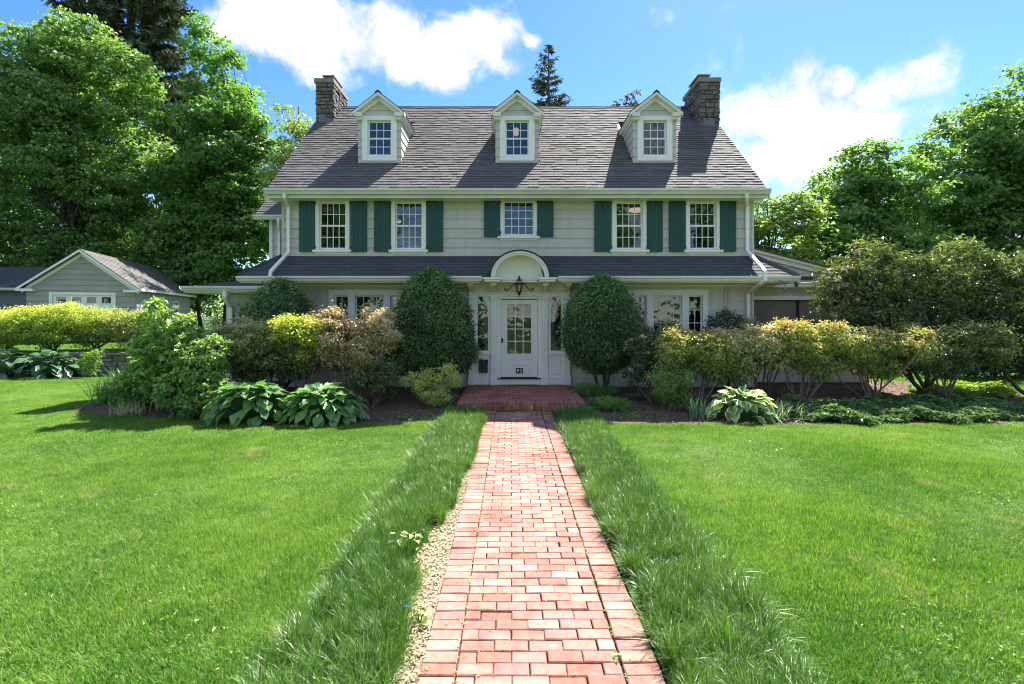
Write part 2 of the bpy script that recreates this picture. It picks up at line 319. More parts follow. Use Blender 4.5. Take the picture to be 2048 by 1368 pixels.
# ------------------------------------------------------------ geometry helpers
class MB:
    def __init__(s): s.v = []; s.f = []; s.m = []
    def add(s, verts, faces, m=0):
        k = len(s.v); s.v += [tuple(p) for p in verts]
        for f in faces: s.f.append(tuple(i + k for i in f)); s.m.append(m)
        return s
    def box(s, x0, x1, y0, y1, z0, z1, m=0):
        v = [(x0, y0, z0), (x1, y0, z0), (x1, y1, z0), (x0, y1, z0), (x0, y0, z1), (x1, y0, z1), (x1, y1, z1), (x0, y1, z1)]
        return s.add(v, [(0, 3, 2, 1), (4, 5, 6, 7), (0, 1, 5, 4), (1, 2, 6, 5), (2, 3, 7, 6), (3, 0, 4, 7)], m)
    def prism(s, poly, axis, a, b, m=0):
        def p3(p, w):
            return {'x': (w, p[0], p[1]), 'y': (p[0], w, p[1]), 'z': (p[0], p[1], w)}[axis]
        n = len(poly)
        v = [p3(p, a) for p in poly] + [p3(p, b) for p in poly]
        f = [tuple(range(n))[::-1], tuple(range(n, 2 * n))] + [(i, (i + 1) % n, n + (i + 1) % n, n + i) for i in range(n)]
        return s.add(v, f, m)
    def tube(s, pts, r, n=6, m=0, square=None, twist=0.0):
        pts = [Vector(p) for p in pts]; rs = r if isinstance(r, (list, tuple)) else [r] * len(pts)
        rings = []; up0 = None
        for i, p in enumerate(pts):
            d = (pts[min(i + 1, len(pts) - 1)] - pts[max(i - 1, 0)]).normalized()
            ref = Vector((0, 1, 0)) if abs(d.y) < 0.9 else Vector((1, 0, 0))
            if square: ref = Vector((0, 1, 0)) if abs(d.y) < 0.95 else Vector((0, 0, 1))
            a = d.cross(ref).normalized(); b = d.cross(a).normalized()
            if square:
                w, h = square
                rings.append([p + a * w * sx + b * h * sy for sx, sy in ((-.5, -.5), (.5, -.5), (.5, .5), (-.5, .5))])
            else:
                rings.append([p + (a * math.cos(t) + b * math.sin(t)) * rs[i] for t in [2 * math.pi * k / n + twist for k in range(n)]])
        if square: n = 4
        v = [q for ring in rings for q in ring]; f = []
        for i in range(len(pts) - 1):
            for k in range(n):
                f.append((i * n + k, i * n + (k + 1) % n, (i + 1) * n + (k + 1) % n, (i + 1) * n + k))
        f.append(tuple(range(n))[::-1]); f.append(tuple(range((len(pts) - 1) * n, len(pts) * n)))
        return s.add(v, f, m)
    def lathe(s, prof, c, n=12, m=0):
        v = []; f = []
        for r, z in prof:
            v += [(c[0] + r * math.cos(2 * math.pi * k / n), c[1] + r * math.sin(2 * math.pi * k / n), c[2] + z) for k in range(n)]
        for i in range(len(prof) - 1):
            for k in range(n): f.append((i * n + k, i * n + (k + 1) % n, (i + 1) * n + (k + 1) % n, (i + 1) * n + k))
        f.append(tuple(range(n))[::-1]); f.append(tuple(range((len(prof) - 1) * n, len(prof) * n)))
        return s.add(v, f, m)
    def mesh(s, name):
        me = bpy.data.meshes.new(name); me.from_pydata(s.v, [], s.f); me.validate(); me.update()
        if any(s.m): me.polygons.foreach_set('material_index', s.m[:len(me.polygons)])
        return me

WORLD = {}
def ob(name, data, mat=None, parent=None, loc=(0, 0, 0), rot=None, scale=None, kind=None, local=False, bevel=0):
    """one mesh object; loc is in world space (or the parent's when local)"""
    if isinstance(data, MB): data = data.mesh(name)
    o = bpy.data.objects.new(name, data); col.objects.link(o)
    if mat is not None and data is not None and len(data.materials) == 0:
        for x in (mat if isinstance(mat, (list, tuple)) else [mat]): data.materials.append(M[x] if isinstance(x, str) else x)
    loc = Vector(loc); WORLD[o.name] = loc.copy()
    if parent is not None:
        o.parent = parent
        if local: o.location = loc
        else: o.location = loc - WORLD[parent.name]
    else: o.location = loc
    if rot is not None: o.rotation_euler = rot
    if scale is not None: o.scale = scale if isinstance(scale, (tuple, list, Vector)) else (scale,) * 3
    if kind: o['kind'] = kind
    if bevel:
        b = o.modifiers.new('bevel', 'BEVEL'); b.width = bevel; b.segments = 2; b.limit_method = 'ANGLE'
    return o
def tag(o, label, cat=None, group=None, kind=None):
    o['label'] = label
    if cat: o['category'] = cat
    if group: o['group'] = group
    if kind: o['kind'] = kind
    return o
def thing(name, label, cat, loc=(0, 0, 0), rotz=0, group=None):
    o = ob(name, None, loc=loc, rot=(0, 0, rotz)); o.empty_display_size = 0.3
    return tag(o, label, cat, group)

def npmesh(name, V, faces, t=None, smooth=False):
    """mesh from arrays; faces (m,k) with k = 3 or 4, t = value per face"""
    me = bpy.data.meshes.new(name); m, k = faces.shape
    me.vertices.add(len(V)); me.vertices.foreach_set('co', np.ascontiguousarray(V, dtype=np.float32).ravel())
    me.loops.add(m * k); me.loops.foreach_set('vertex_index', np.ascontiguousarray(faces, dtype=np.int32).ravel())
    me.polygons.add(m); me.polygons.foreach_set('loop_start', np.arange(0, m * k, k, dtype=np.int32))
    try: me.polygons.foreach_set('loop_total', np.full(m, k, dtype=np.int32))
    except Exception: pass
    if t is not None:
        a = me.attributes.new('t', 'FLOAT', 'FACE'); a.data.foreach_set('value', np.ascontiguousarray(t, dtype=np.float32))
    me.polygons.foreach_set('use_smooth', np.full(m, smooth, dtype=bool))
    me.update(calc_edges=True); return me

def unit(a): return a / np.maximum(np.linalg.norm(a, axis=1, keepdims=True), 1e-9)

def leaves_mesh(name, P, N, T, L, Wd, t, fold=0.25, droop=0.15):
    n = len(P); N = unit(N); T = unit(T - N * np.sum(T * N, 1, keepdims=True)); B = np.cross(N, T)
    L = np.broadcast_to(np.asarray(L, float).reshape(-1, 1), (n, 1)); Wd = np.broadcast_to(np.asarray(Wd, float).reshape(-1, 1), (n, 1))
    V = np.empty((n, 4, 3))
    V[:, 0] = P
    V[:, 1] = P + T * L * 0.45 + B * Wd * 0.5 + N * Wd * fold
    V[:, 2] = P + T * L - N * L * droop
    V[:, 3] = P + T * L * 0.45 - B * Wd * 0.5 + N * Wd * fold
    i = np.arange(n) * 4
    Fc = np.stack([np.stack([i, i + 1, i + 2], 1), np.stack([i, i + 2, i + 3], 1)], 1).reshape(-1, 3)
    return npmesh(name, V.reshape(-1, 3), Fc, np.repeat(np.clip(t, 0, 1), 2))

def sphere_dirs(rng, n):
    a = rng.normal(size=(n, 3)); return unit(a)

def foliage(rng, lobes, n_clump, clump_r, per, L, Wd, shell=(0.72, 1.0), flat=0.6, up=0.6, jit=0.6, topbias=0.25, tmean=0.42, droopT=-0.15, keep_in=0.62, cut_below=None):
    """leaf positions: clumps spread over the shells of the lobes, leaves spread over each clump"""
    lb = np.array(lobes, float); c = lb[:, :3]; r = lb[:, 3:6]
    wgt = (r[:, 0] * r[:, 1] + r[:, 0] * r[:, 2] + r[:, 1] * r[:, 2]); wgt /= wgt.sum()
    k = rng.choice(len(lb), size=int(n_clump * 1.9), p=wgt)
    dr = sphere_dirs(rng, len(k)); rad = rng.uniform(shell[0], shell[1], len(k))[:, None]
    C = c[k] + dr * r[k] * rad
    q = np.full(len(C), 9.0)
    for j in range(len(lb)):
        dd = np.linalg.norm((C - c[j]) / r[j], axis=1); dd[k == j] = 9
        q = np.minimum(q, dd)
    ok = q > keep_in
    if cut_below is not None: ok &= C[:, 2] > cut_below
    C = C[ok][:n_clump]; dr = dr[ok][:n_clump]
    m = len(C); n = m * per
    off = rng.normal(size=(m, per, 3)) * 0.5; off[:, :, 2] *= flat
    ci = np.repeat(np.arange(m), per)
    P = C[ci] + off.reshape(-1, 3) * (clump_r * rng.uniform(0.7, 1.3, m))[ci][:, None]
    N = dr[ci] * 0.5 + np.array([0, 0, up]) + rng.normal(size=(n, 3)) * jit
    T = dr[ci] * 0.6 + rng.normal(size=(n, 3)) * 0.7 + np.array([0, 0, droopT])
    zmin, zmax = C[:, 2].min(), C[:, 2].max()
    hh = (C[:, 2] - zmin) / max(zmax - zmin, 1e-6)
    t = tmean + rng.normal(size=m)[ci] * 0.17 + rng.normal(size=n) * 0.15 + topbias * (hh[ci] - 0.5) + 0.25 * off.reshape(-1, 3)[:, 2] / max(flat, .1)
    s = rng.uniform(0.7, 1.25, n)
    return C, P, N, T, L * s, Wd * s, t

def limb(mb, a, b, r0, r1, rng, seg=4, sag=0.15, n=5):
    a = np.array(a, float); b = np.array(b, float); ln = np.linalg.norm(b - a)
    pts = []; rs = []
    bend = rng.normal(size=3) * 0.10 * ln
    for i in range(seg + 1):
        u = i / seg
        p = a + (b - a) * u + bend * math.sin(u * math.pi) + np.array([0, 0, sag * ln]) * math.sin(u * math.pi)
        p = p + rng.normal(size=3) * 0.02 * ln * (0 < i < seg)
        pts.append(tuple(p)); rs.append(r0 + (r1 - r0) * u)
    mb.tube(pts, rs, n)

def shrub(name, label, cat, base, lobes, mat, seed, n_clump, clump_r, per, L, Wd, stems=7, stem_r=0.02, bark='lightbark', blossoms=None, group=None, stem_up=0.1, **kw):
    """lobes are relative to base"""
    rng = np.random.default_rng(seed); b = np.array(base)
    root = thing(name, label, cat, base, 0, group)
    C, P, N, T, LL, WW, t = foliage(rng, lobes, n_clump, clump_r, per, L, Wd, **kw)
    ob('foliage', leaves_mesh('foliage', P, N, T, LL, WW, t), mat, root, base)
    if stems:
        mb = MB(); idx = rng.choice(len(C), min(stems * 5, len(C)), replace=False)
        mains = []
        lb = np.array(lobes, float)
        for s in range(stems):
            j = s % len(lb); tgt = lb[j, :3] + rng.normal(size=3) * lb[j, 3:6] * 0.3
            a = np.array([rng.normal() * 0.07, rng.normal() * 0.07, -0.03])
            limb(mb, a, tgt, stem_r * rng.uniform(.8, 1.2), stem_r * 0.45, rng, 5, stem_up, 6); mains.append((a, tgt))
        for i in idx:
            c = C[i]; best = min(mains, key=lambda q: np.linalg.norm(q[1] - c))
            u = rng.uniform(0.45, 0.95); st = best[0] + (best[1] - best[0]) * u
            limb(mb, st, c, stem_r * 0.45, stem_r * 0.16, rng, 3, 0.06, 4)
        ob('stems', mb, bark, root, base)
    if blossoms:
        bm, nb, per_b, bl, sel = blossoms
        cc = C[rng.choice(len(C), min(nb, len(C)), replace=False)] if sel is None else C[np.argsort(-(C @ np.array(sel)) + rng.normal(size=len(C)) * 0.25)[:nb]]
        nn = len(cc) * per_b; ci = np.repeat(np.arange(len(cc)), per_b)
        d_ = sphere_dirs(rng, nn); P2 = cc[ci] + np.array([0, -0.04, 0.05]) + d_ * bl * 0.9
        ob('blossoms', leaves_mesh('blossoms', P2, d_ + np.array([0, 0, .3]), sphere_dirs(rng, nn), np.full(nn, bl), np.full(nn, bl * 0.85), rng.uniform(0, 1, nn)), bm, root, base)
    return root

def crown_lobes(rng, c, r, n, k=(0.26, 0.42), low=-0.75, inner=0.25):
    out = []
    for i in range(n):
        d_ = sphere_dirs(rng, 1)[0]
        while d_[2] < low: d_ = sphere_dirs(rng, 1)[0]
        u = rng.uniform(0.55, 0.85) if i > n * inner else rng.uniform(0.05, 0.5)
        s = rng.uniform(*k)
        p = np.array(c) + d_ * np.array(r) * u
        m_ = (r[0] + r[1]) / 2
        out.append((*p, m_ * s * 1.15, m_ * s * 1.15, m_ * s * 0.8))
    return out

def tree(name, label, base, lobes, mat, seed, n_clump, clump_r, per, L, Wd, trunk_r, trunk_top, nlimb=40, bark='bark', group=None, cat='tree', flat=0.4, **kw):
    rng = np.random.default_rng(seed)
    root = thing(name, label, cat, base, 0, group)
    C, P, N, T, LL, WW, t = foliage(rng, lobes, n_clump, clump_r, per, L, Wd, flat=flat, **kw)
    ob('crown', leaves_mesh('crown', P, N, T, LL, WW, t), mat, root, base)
    mb = MB()
    top = np.array(trunk_top, float); pts = []; rs = []
    wob = rng.normal(size=(7, 2)) * trunk_r * 0.5
    for i in range(7):
        u = i / 6; pts.append((top[0] * u + wob[i, 0], top[1] * u + wob[i, 1], top[2] * u - 0.2 * (i == 0))); rs.append(trunk_r * (1.25 if i == 0 else 1) * (1 - 0.8 * u))
    mb.tube(pts, rs, 9)
    lb = np.array(lobes, float); mains = []
    for j in range(min(len(lb), 26)):
        tgt = lb[j, :3]; u = float(np.clip((tgt[2] / top[2]) * rng.uniform(0.45, 0.75), 0.15, 0.92))
        a = np.array([top[0] * u, top[1] * u, top[2] * u])
        limb(mb, a, tgt, trunk_r * 0.42 * (1 - u * .6), trunk_r * 0.10, rng, 5, 0.08, 6); mains.append((a, tgt))
    for i in rng.choice(len(C), min(nlimb, len(C)), replace=False):
        c = C[i]; best = min(mains, key=lambda q: np.linalg.norm(q[1] - c))
        u = rng.uniform(0.5, 1.0); st = best[0] + (best[1] - best[0]) * u
        limb(mb, st, c, trunk_r * 0.13, trunk_r * 0.03, rng, 3, 0.05, 4)
    ob('trunk', mb, bark, root, base)
    return root

def spruce(name, label, base, height, radius, seed, tiers=26, z0=0.12, mat='spruce', group=None, sparse=1.0):
    rng = np.random.default_rng(seed); root = thing(name, label, 'tree', base, 0, group)
    mb = MB(); mb.tube([(0, 0, -0.2), (0.05, 0, height * .5), (0, 0, height)], [height * .016, height * .011, 0.02], 8)
    P = []; T = []; N = []
    for i in range(tiers):
        u = i / (tiers - 1); z = height * (z0 + (1 - z0) * u ** 0.9); ln = radius * (1 - u) ** 0.85 + 0.12
        nb = int(9 * sparse) if u < .8 else int(6 * sparse)
        for k in range(nb):
            az = rng.uniform(0, 2 * math.pi); l_ = ln * rng.uniform(0.65, 1.12)
            a = np.array([0, 0, z]); drop = -0.18 * l_ if u < .75 else 0.25 * l_
            pts = [a + np.array([math.cos(az) * l_ * s, math.sin(az) * l_ * s, drop * s + 0.22 * l_ * s * s]) for s in (0, .35, .7, 1)]
            mb.tube([tuple(p) for p in pts], [0.035 * (1 - u) + .01, .025, .015, .006], 4)
            ns = max(6, int(l_ * 16))
            s = rng.uniform(0.12, 1, ns)
            base_p = a + np.stack([np.cos(az) * l_ * s, np.sin(az) * l_ * s, drop * s + 0.22 * l_ * s * s], 1)
            for side in (-1, 1, 0):
                dirn = np.stack([np.cos(az + side * 1.0) + 0 * s, np.sin(az + side * 1.0) + 0 * s, np.full(ns, -0.55 if side else -1.2)], 1) + rng.normal(size=(ns, 3)) * 0.25
                P.append(base_p); T.append(dirn); N.append(np.array([0, 0, 1.0]) + rng.normal(size=(ns, 3)) * 0.5)
    P = np.concatenate(P); T = np.concatenate(T); N = np.concatenate(N); n = len(P)
    ln = rng.uniform(0.22, 0.5, n) * (height / 22)
    ob('crown', leaves_mesh('crown', P, N, T, ln, ln * 0.22, rng.uniform(0.1, 0.9, n)), mat, root, base)
    ob('trunk', mb, 'bark', root, base)
    return root

def blades(name, base, az, lean, L, Wd, droop, seg=4, t=None, curl=0.0):
    n = len(base); s = np.linspace(0, 1, seg + 1)[None, :, None]
    h = np.stack([np.cos(az), np.sin(az), np.zeros(n)], 1)[:, None, :]
    sd_ = np.stack([-np.sin(az), np.cos(az), np.zeros(n)], 1)[:, None, :]
    L = L[:, None, None]; ln = lean[:, None, None]; dp = droop[:, None, None]
    hor = L * (np.sin(ln) * s + dp * s ** 2 * 0.55); ver = L * (np.cos(ln) * s - dp * s ** 2.2 * 0.62)
    c = base[:, None, :] + h * hor + np.array([0, 0, 1.0])[None, None, :] * ver
    if curl: c = c + sd_ * (L * curl * np.sign(np.sin(az * 7))[:, None, None] * s ** 2)
    w = Wd[:, None, None] * 0.5 * np.clip(1.02 - s ** 2.2, 0.03, 1)
    V = np.stack([c - sd_ * w, c + sd_ * w], 2).reshape(n, -1, 3)
    k = (seg + 1) * 2
    i0 = (np.arange(n) * k)[:, None] + (np.arange(seg) * 2)[None, :]
    i0 = i0.reshape(-1)
    Fc = np.stack([i0, i0 + 1, i0 + 3, i0 + 2], 1)
    if t is None: t = np.full(n, .5)
    return npmesh(name, V.reshape(-1, 3), Fc, np.repeat(t, seg), smooth=True)

def hexa(a0b, a1b, a0t, a1t, zb, zt, db, dt, place):
    """clapboard: sloping face, a = along the wall, d = out of the wall"""
    v = [place(a0b, 0, zb), place(a1b, 0, zb), place(a1b, db, zb), place(a0b, db, zb), place(a0t, 0, zt), place(a1t, 0, zt), place(a1t, dt, zt), place(a0t, dt, zt)]
    return MB().add(v, [(0, 1, 2, 3), (4, 7, 6, 5), (3, 2, 6, 7), (0, 3, 7, 4), (1, 5, 6, 2), (0, 4, 5, 1)])

def clapboards(parent, a0, a1, z0, z1, place, exposure, openings=(), mat='siding', lim=None, local=False, thick=0.032):
    """boards one by one, cut round the openings (a0,a1,z0,z1); lim(z) -> (a0,a1) clips to a gable"""
    z = z0; first = True
    while z < z1 - 0.01:
        zt = min(z + exposure, z1)
        cuts = sorted(set([a0, a1] + [min(max(v, a0), a1) for o in openings if o[2] < zt and o[3] > z for v in o[:2]]))
        runs = []
        for u, w in zip(cuts, cuts[1:]):
            if w - u < 0.004: continue
            mid = (u + w) / 2; segs = [(z, zt)]
            for o in openings:
                if o[0] - 1e-6 <= mid <= o[1] + 1e-6:
                    ns = []
                    for p, q in segs:
                        if o[3] <= p or o[2] >= q: ns.append((p, q))
                        else:
                            if o[2] - p > 0.01: ns.append((p, o[2]))
                            if q - o[3] > 0.01: ns.append((o[3], q))
                    segs = ns
            for p, q in segs:
                if runs and runs[-1][2:] == (p, q) and abs(runs[-1][1] - u) < 1e-6: runs[-1] = (runs[-1][0], w, p, q)
                else: runs.append((u, w, p, q))
        for u, w, p, q in runs:
            fb = 1 - (p - z) / exposure; ft = 1 - (q - z) / exposure
            db = 0.007 + (thick - .007) * fb; dt = 0.007 + (thick - .007) * ft
            ub, wb, ut, wt_ = u, w, u, w
            if lim:
                lb_, hb_ = lim(p); lt_, ht_ = lim(q)
                ub, wb, ut, wt_ = max(u, lb_), min(w, hb_), max(u, lt_), min(w, ht_)
                if wb - ub < 0.02: continue
                if ut > wt_: ut = wt_ = (lt_ + ht_) / 2
            ob('clapboard', hexa(ub, wb, ut, wt_, p, q, db, dt, place), mat, parent, local=local)
        z = zt
def front(yw): return lambda a, d_, z: (a, yw - d_, z)
def rightside(xw): return lambda a, d_, z: (xw + d_, a, z)
def leftside(xw): return lambda a, d_, z: (xw - d_, a, z)

def shingles(name, parent, mat, origin, ex, es, length, slope, exposure, tab, seed, clip=None, skip=None, thick=0.016, local=False):
    """courses of separate tabs laid up a slope: origin at the lower corner, ex along the eave, es up the slope"""
    rng = np.random.default_rng(seed); o = np.array(origin, float); ex = unit(np.array([ex], float))[0]; es = unit(np.array([es], float))[0]
    nn = np.cross(ex, es); nn = nn if nn[2] > 0 else -nn
    A0 = []; A1 = []; S0 = []; S1 = []; H = []; TT = []
    nc = int(math.ceil(slope / exposure))
    for i in range(nc):
        s0 = i * exposure; s1 = min(s0 + exposure * 1.12, slope); a = -rng.uniform(0, tab); ct = rng.normal() * 0.06
        lo, hi = (0, length) if clip is None else clip(s0 + exposure * .5)
        while a < length:
            w = tab * rng.uniform(0.55, 1.35); u0, u1 = max(a + .004, lo), min(a + w, hi)
            a += w
            if u1 - u0 < 0.02: continue
            if skip and skip((u0 + u1) / 2, s0 + exposure / 2): continue
            A0.append(u0); A1.append(u1); S0.append(s0 + rng.normal() * 0.003); S1.append(s1); H.append(thick * rng.uniform(0.75, 1.3)); TT.append(0.5 + ct + rng.normal() * 0.085)
    A0, A1, S0, S1, H, TT = map(np.array, (A0, A1, S0, S1, H, TT)); n = len(A0)
    def pt(a, s, h): return o + a[:, None] * ex + s[:, None] * es + h[:, None] * nn
    z = np.zeros(n)
    V = np.stack([pt(A0, S0, z), pt(A1, S0, z), pt(A1, S0, H), pt(A0, S0, H), pt(A1, S1, z + .003), pt(A0, S1, z + .003)], 1)
    i = np.arange(n) * 6
    q = np.stack([np.stack([i, i + 1, i + 2, i + 3], 1), np.stack([i + 3, i + 2, i + 4, i + 5], 1), np.stack([i, i + 3, i + 5, i + 5], 1)[:, [0, 1, 2, 2]], ], 1)
    Fc = q[:, :2].reshape(-1, 4)
    me = npmesh(name, V.reshape(-1, 3), Fc, np.repeat(np.clip(TT, 0, 1), 2))
    return ob(name, me, mat, parent, kind='stuff', local=local)

PANE = {}
def pane_mesh(w, h):
    k = (round(w, 3), round(h, 3))
    if k not in PANE:
        PANE[k] = MB().box(-w / 2, w / 2, -0.002, 0.002, -h / 2, h / 2).mesh('pane')
    return PANE[k]

def window(parent, xc, z0, z1, w, yw, cols, rows, casing=0.10, head=None, sill=True, flat=False, room=1.6, local=False, split=True, sillw=0.06, name='window', paint='white', roomx=.3, recess=.03):
    """double-hung unit: casing, sashes with glazing bars, one object per pane, dark room behind"""
    hd = head or casing; x0, x1 = xc - w / 2, xc + w / 2
    c = MB()
    yf = yw - 0.05
    c.box(x0 - casing, x0, yf, yw + .01, z0 - (0.02 if sill else casing), z1); c.box(x1, x1 + casing, yf, yw + .01, z0 - (0.02 if sill else casing), z1)
    c.box(x0 - casing - .002, x1 + casing + .002, yf - .004, yw + .008, z1, z1 + hd)
    if not sill: c.box(x0, x1, yf + .001, yw + .01, z0 - casing, z0)
    for a, b, e, f_ in ((x0 - .012, x0, z0, z1), (x1, x1 + .012, z0, z1)): c.box(a, b, yw + .011, yw + .10, e, f_)
    c.box(x0 - .012, x1 + .012, yw + .011, yw + .10, z1, z1 + .012); c.box(x0 - .012, x1 + .012, yw + .011, yw + .10, z0 - .012, z0)
    cas = ob('window_casing' if flat else name, c, paint, parent, local=local)
    par = parent if flat else cas
    if sill:
        s = MB(); s.prism([(yw - .09, z0 - .085), (yw - .09, z0 - .03), (yw + .02, z0 - .012), (yw + .02, z0 - .085)], 'x', x0 - casing - sillw, x1 + casing + sillw)
        s.box(x0 - casing, x1 + casing, yw - .03, yw + .005, z0 - .13, z0 - .087)
        ob('sill', s, paint, par, local=local)
    nr = sum(rows); H = z1 - z0; st = 0.038; bar = 0.018
    groups = [(z0, z1, nr)] if not split else [(z0 + H * 0.5 * 0 + (0 if k else H / 2 - .012), (z0 + H / 2 + .012 if k else z1), rows[k]) for k in (1, 0)]
    for gi, (a, b, r_) in enumerate(groups):
        yy = yw + recess + (0.024 if (split and gi == 1) else 0.0)
        g = MB(); g.box(x0, x0 + st, yy, yy + .022, a, b); g.box(x1 - st, x1, yy, yy + .022, a, b)
        g.box(x0 + st, x1 - st, yy + .001, yy + .021, a, a + st); g.box(x0 + st, x1 - st, yy + .001, yy + .021, b - st, b)
        iw, ih = x1 - x0 - 2 * st, b - a - 2 * st
        for i in range(1, cols): xx = x0 + st + iw * i / cols; g.box(xx - bar / 2, xx + bar / 2, yy + .002, yy + .02, a + st, b - st)
        for j in range(1, r_): zz = a + st + ih * j / r_; g.box(x0 + st, x1 - st, yy + .003, yy + .019, zz - bar / 2, zz + bar / 2)
        ob('sash', g, paint, par, local=local)
        pw, ph = iw / cols, ih / r_
        for i in range(cols):
            for j in range(r_):
                ob('pane', pane_mesh(pw - bar * .6, ph - bar * .6), 'glass', par, (x0 + st + pw * (i + .5), yy + .011, a + st + ph * (j + .5)), local=local)
    if room:
        X0, X1, Y0, Y1, Z0, Z1 = x0 - roomx, x1 + roomx, yw + .101, yw + room, z0 - .25, z1 + .22
        v = [(X0, Y0, Z0), (X1, Y0, Z0), (X1, Y1, Z0), (X0, Y1, Z0), (X0, Y0, Z1), (X1, Y0, Z1), (X1, Y1, Z1), (X0, Y1, Z1)]
        ob('room_interior', MB().add(v, [(0, 1, 2, 3), (4, 5, 6, 7), (1, 2, 6, 5), (2, 3, 7, 6), (3, 0, 4, 7)]), 'room', par, local=local)
    return cas
# ------------------------------------------------------------ ground
def sstep(u): u = min(max(u, 0), 1); return u * u * (3 - 2 * u)
def bedz(x, y): return 0.10 * sstep((y - 9.4) / 3.4)
g = MB(); g.add([(-900, -200, -0.08), (900, -200, -0.08), (900, 1500, -0.08), (-900, 1500, -0.08)], [(0, 1, 2, 3)])
ob('ground', g, 'farground', kind='structure')
g = MB()
for xa, xb, ya, yb_ in ((-26, -.53, -3, 17.0), (.852, 26, -3, 17.0), (-.53, .852, 10.6, 17.0), (-.53, .852, -3, 2.2)): g.add([(xa, ya, -0.008), (xb, ya, -0.008), (xb, yb_, -0.008), (xa, yb_, -0.008)], [(0, 1, 2, 3)])
ob('lawn', g, 'turf', kind='structure')

def in_poly(x, y, poly):
    c = False; n = len(poly)
    for i in range(n):
        x1, y1 = poly[i]; x2, y2 = poly[(i + 1) % n]
        if (y1 > y) != (y2 > y) and x < (x2 - x1) * (y - y1) / (y2 - y1) + x1: c = not c
    return c
BED_L = [(-0.62, 10.55), (-0.62, 9.75), (-1.2, 9.38), (-2.2, 9.22), (-3.2, 9.1), (-4.5, 9.12), (-5.6, 9.38), (-6.8, 9.75), (-7.8, 10.05), (-8.8, 10.38), (-9.15, 10.8), (-8.9, 11.3), (-9.3, 12.2), (-9.2, 13.2), (-8.6, 14.7), (-6, 14.7), (-6, 13.5), (-0.9, 13.5), (-1.1, 10.55)]
BED_R = [(1.55, 10.55), (1.25, 9.7), (1.7, 9.3), (2.6, 9.15), (3.9, 9.2), (5.5, 9.25), (7.2, 9.2), (9.0, 9.25), (10.0, 9.5), (10.9, 10.1), (11.6, 11.0), (12.0, 12.2), (12.4, 13.6), (11.5, 14.4), (6.3, 14.2), (6.3, 13.5), (1.3, 13.5)]
def sheet(name, poly, mat, step=0.3, zf=bedz, z0=0.004):
    xs = [p[0] for p in poly]; ys = [p[1] for p in poly]; mb = MB(); idx = {}
    # fan of small cells kept inside the outline, outline itself as the rim
    nx = int((max(xs) - min(xs)) / step) + 1; ny = int((max(ys) - min(ys)) / step) + 1
    def vid(i, j):
        if (i, j) not in idx:
            x = min(xs) + i * step; y = min(ys) + j * step
            idx[(i, j)] = len(mb.v); mb.v.append((x, y, z0 + zf(x, y)))
        return idx[(i, j)]
    for i in range(nx):
        for j in range(ny):
            cx, cy = min(xs) + (i + .5) * step, min(ys) + (j + .5) * step
            if in_poly(cx, cy, poly): mb.f.append((vid(i, j), vid(i + 1, j), vid(i + 1, j + 1), vid(i, j + 1))); mb.m.append(0)
    return ob(name, mb, mat, kind='structure')
tag(sheet('mulch_bed', BED_L, 'mulch', 0.15), 'brown bark mulch bed under the shrubs between lawn and stoop, on the mailbox side')
tag(sheet('mulch_bed', BED_R, 'mulch', 0.15), 'brown bark mulch bed under the azaleas and variegated hosta')

# ------------------------------------------------------------ brick path
PATH_X0, PATH_X1, PATH_Y0, PATH_Y1 = -0.51, 0.834, 2.2, 10.58
path = ob('path', MB().box(PATH_X0 - .01, PATH_X1 + .01, PATH_Y0, PATH_Y1, -0.06, -0.016), 'joint', kind='structure')
def brick_mesh(w, d_, h, ch=0.006):
    mb = MB(); a, b = w / 2, d_ / 2
    lo = [(-a, -b, -h), (a, -b, -h), (a, b, -h), (-a, b, -h)]
    md = [(x, y, -ch) for x, y, z in lo]
    tp = [(-a + ch, -b + ch, 0), (a - ch, -b + ch, 0), (a - ch, b - ch, 0), (-a + ch, b - ch, 0)]
    mb.add(lo + md + tp, [(8, 9, 10, 11)] + [(i, (i + 1) % 4, 4 + (i + 1) % 4, 4 + i) for i in range(4)] + [(4 + i, 4 + (i + 1) % 4, 8 + (i + 1) % 4, 8 + i) for i in range(4)])
    return mb
BL, BP = 0.2055, 0.1035
full = brick_mesh(0.200, 0.0985, 0.05).mesh('brick'); half = brick_mesh(0.098, 0.0985, 0.05).mesh('brick_half')
closer = brick_mesh(0.1315, 0.0985, 0.05).mesh('brick_closer')
for me_ in (full, half, closer): me_.materials.append(M['brick'])
rng = np.random.default_rng(3)
bl = []
row = 0; y = PATH_Y0 + .05
while y < PATH_Y1 - 0.04:
    bl.append((full, PATH_X0 + .100, y)); bl.append((full, PATH_X1 - .100, y + rng.normal() * .004))
    x = PATH_X0 + .207; end = PATH_X1 - .206
    if row % 2: bl.append((half, x + .049, y)); x += .1035
    while x + .2 < end + .004: bl.append((full, x + .1, y)); x += BL
    rem = end - x
    if rem > .09: bl.append((closer if rem > .13 else half, x + min(rem, .133) / 2, y))
    y += BP; row += 1
bl.sort(key=lambda q: q[2])
far = MB(); far_t = []
for i, (me_, x, y) in enumerate(bl):
    dx, dy, dz = rng.normal() * .0022, rng.normal() * .0018, rng.normal() * .0022 + .004
    rt = (rng.normal() * .009, rng.normal() * .008, rng.normal() * .008)
    dz += 0.003 * math.sin(x * 3 + y * 1.7)
    if i < 300: ob('brick', me_, None, path, (x + dx, y + dy, dz), rt)
    else:
        w = {full: .2, half: .098, closer: .1315}[me_]; k = len(far.f)
        bm_ = brick_mesh(w, .0985, .05); far.add([(px + x + dx, py + y + dy, pz + dz + rt[0] * py + rt[1] * px) for px, py, pz in bm_.v], bm_.f)
        far_t += [rng.uniform()] * (len(far.f) - k)
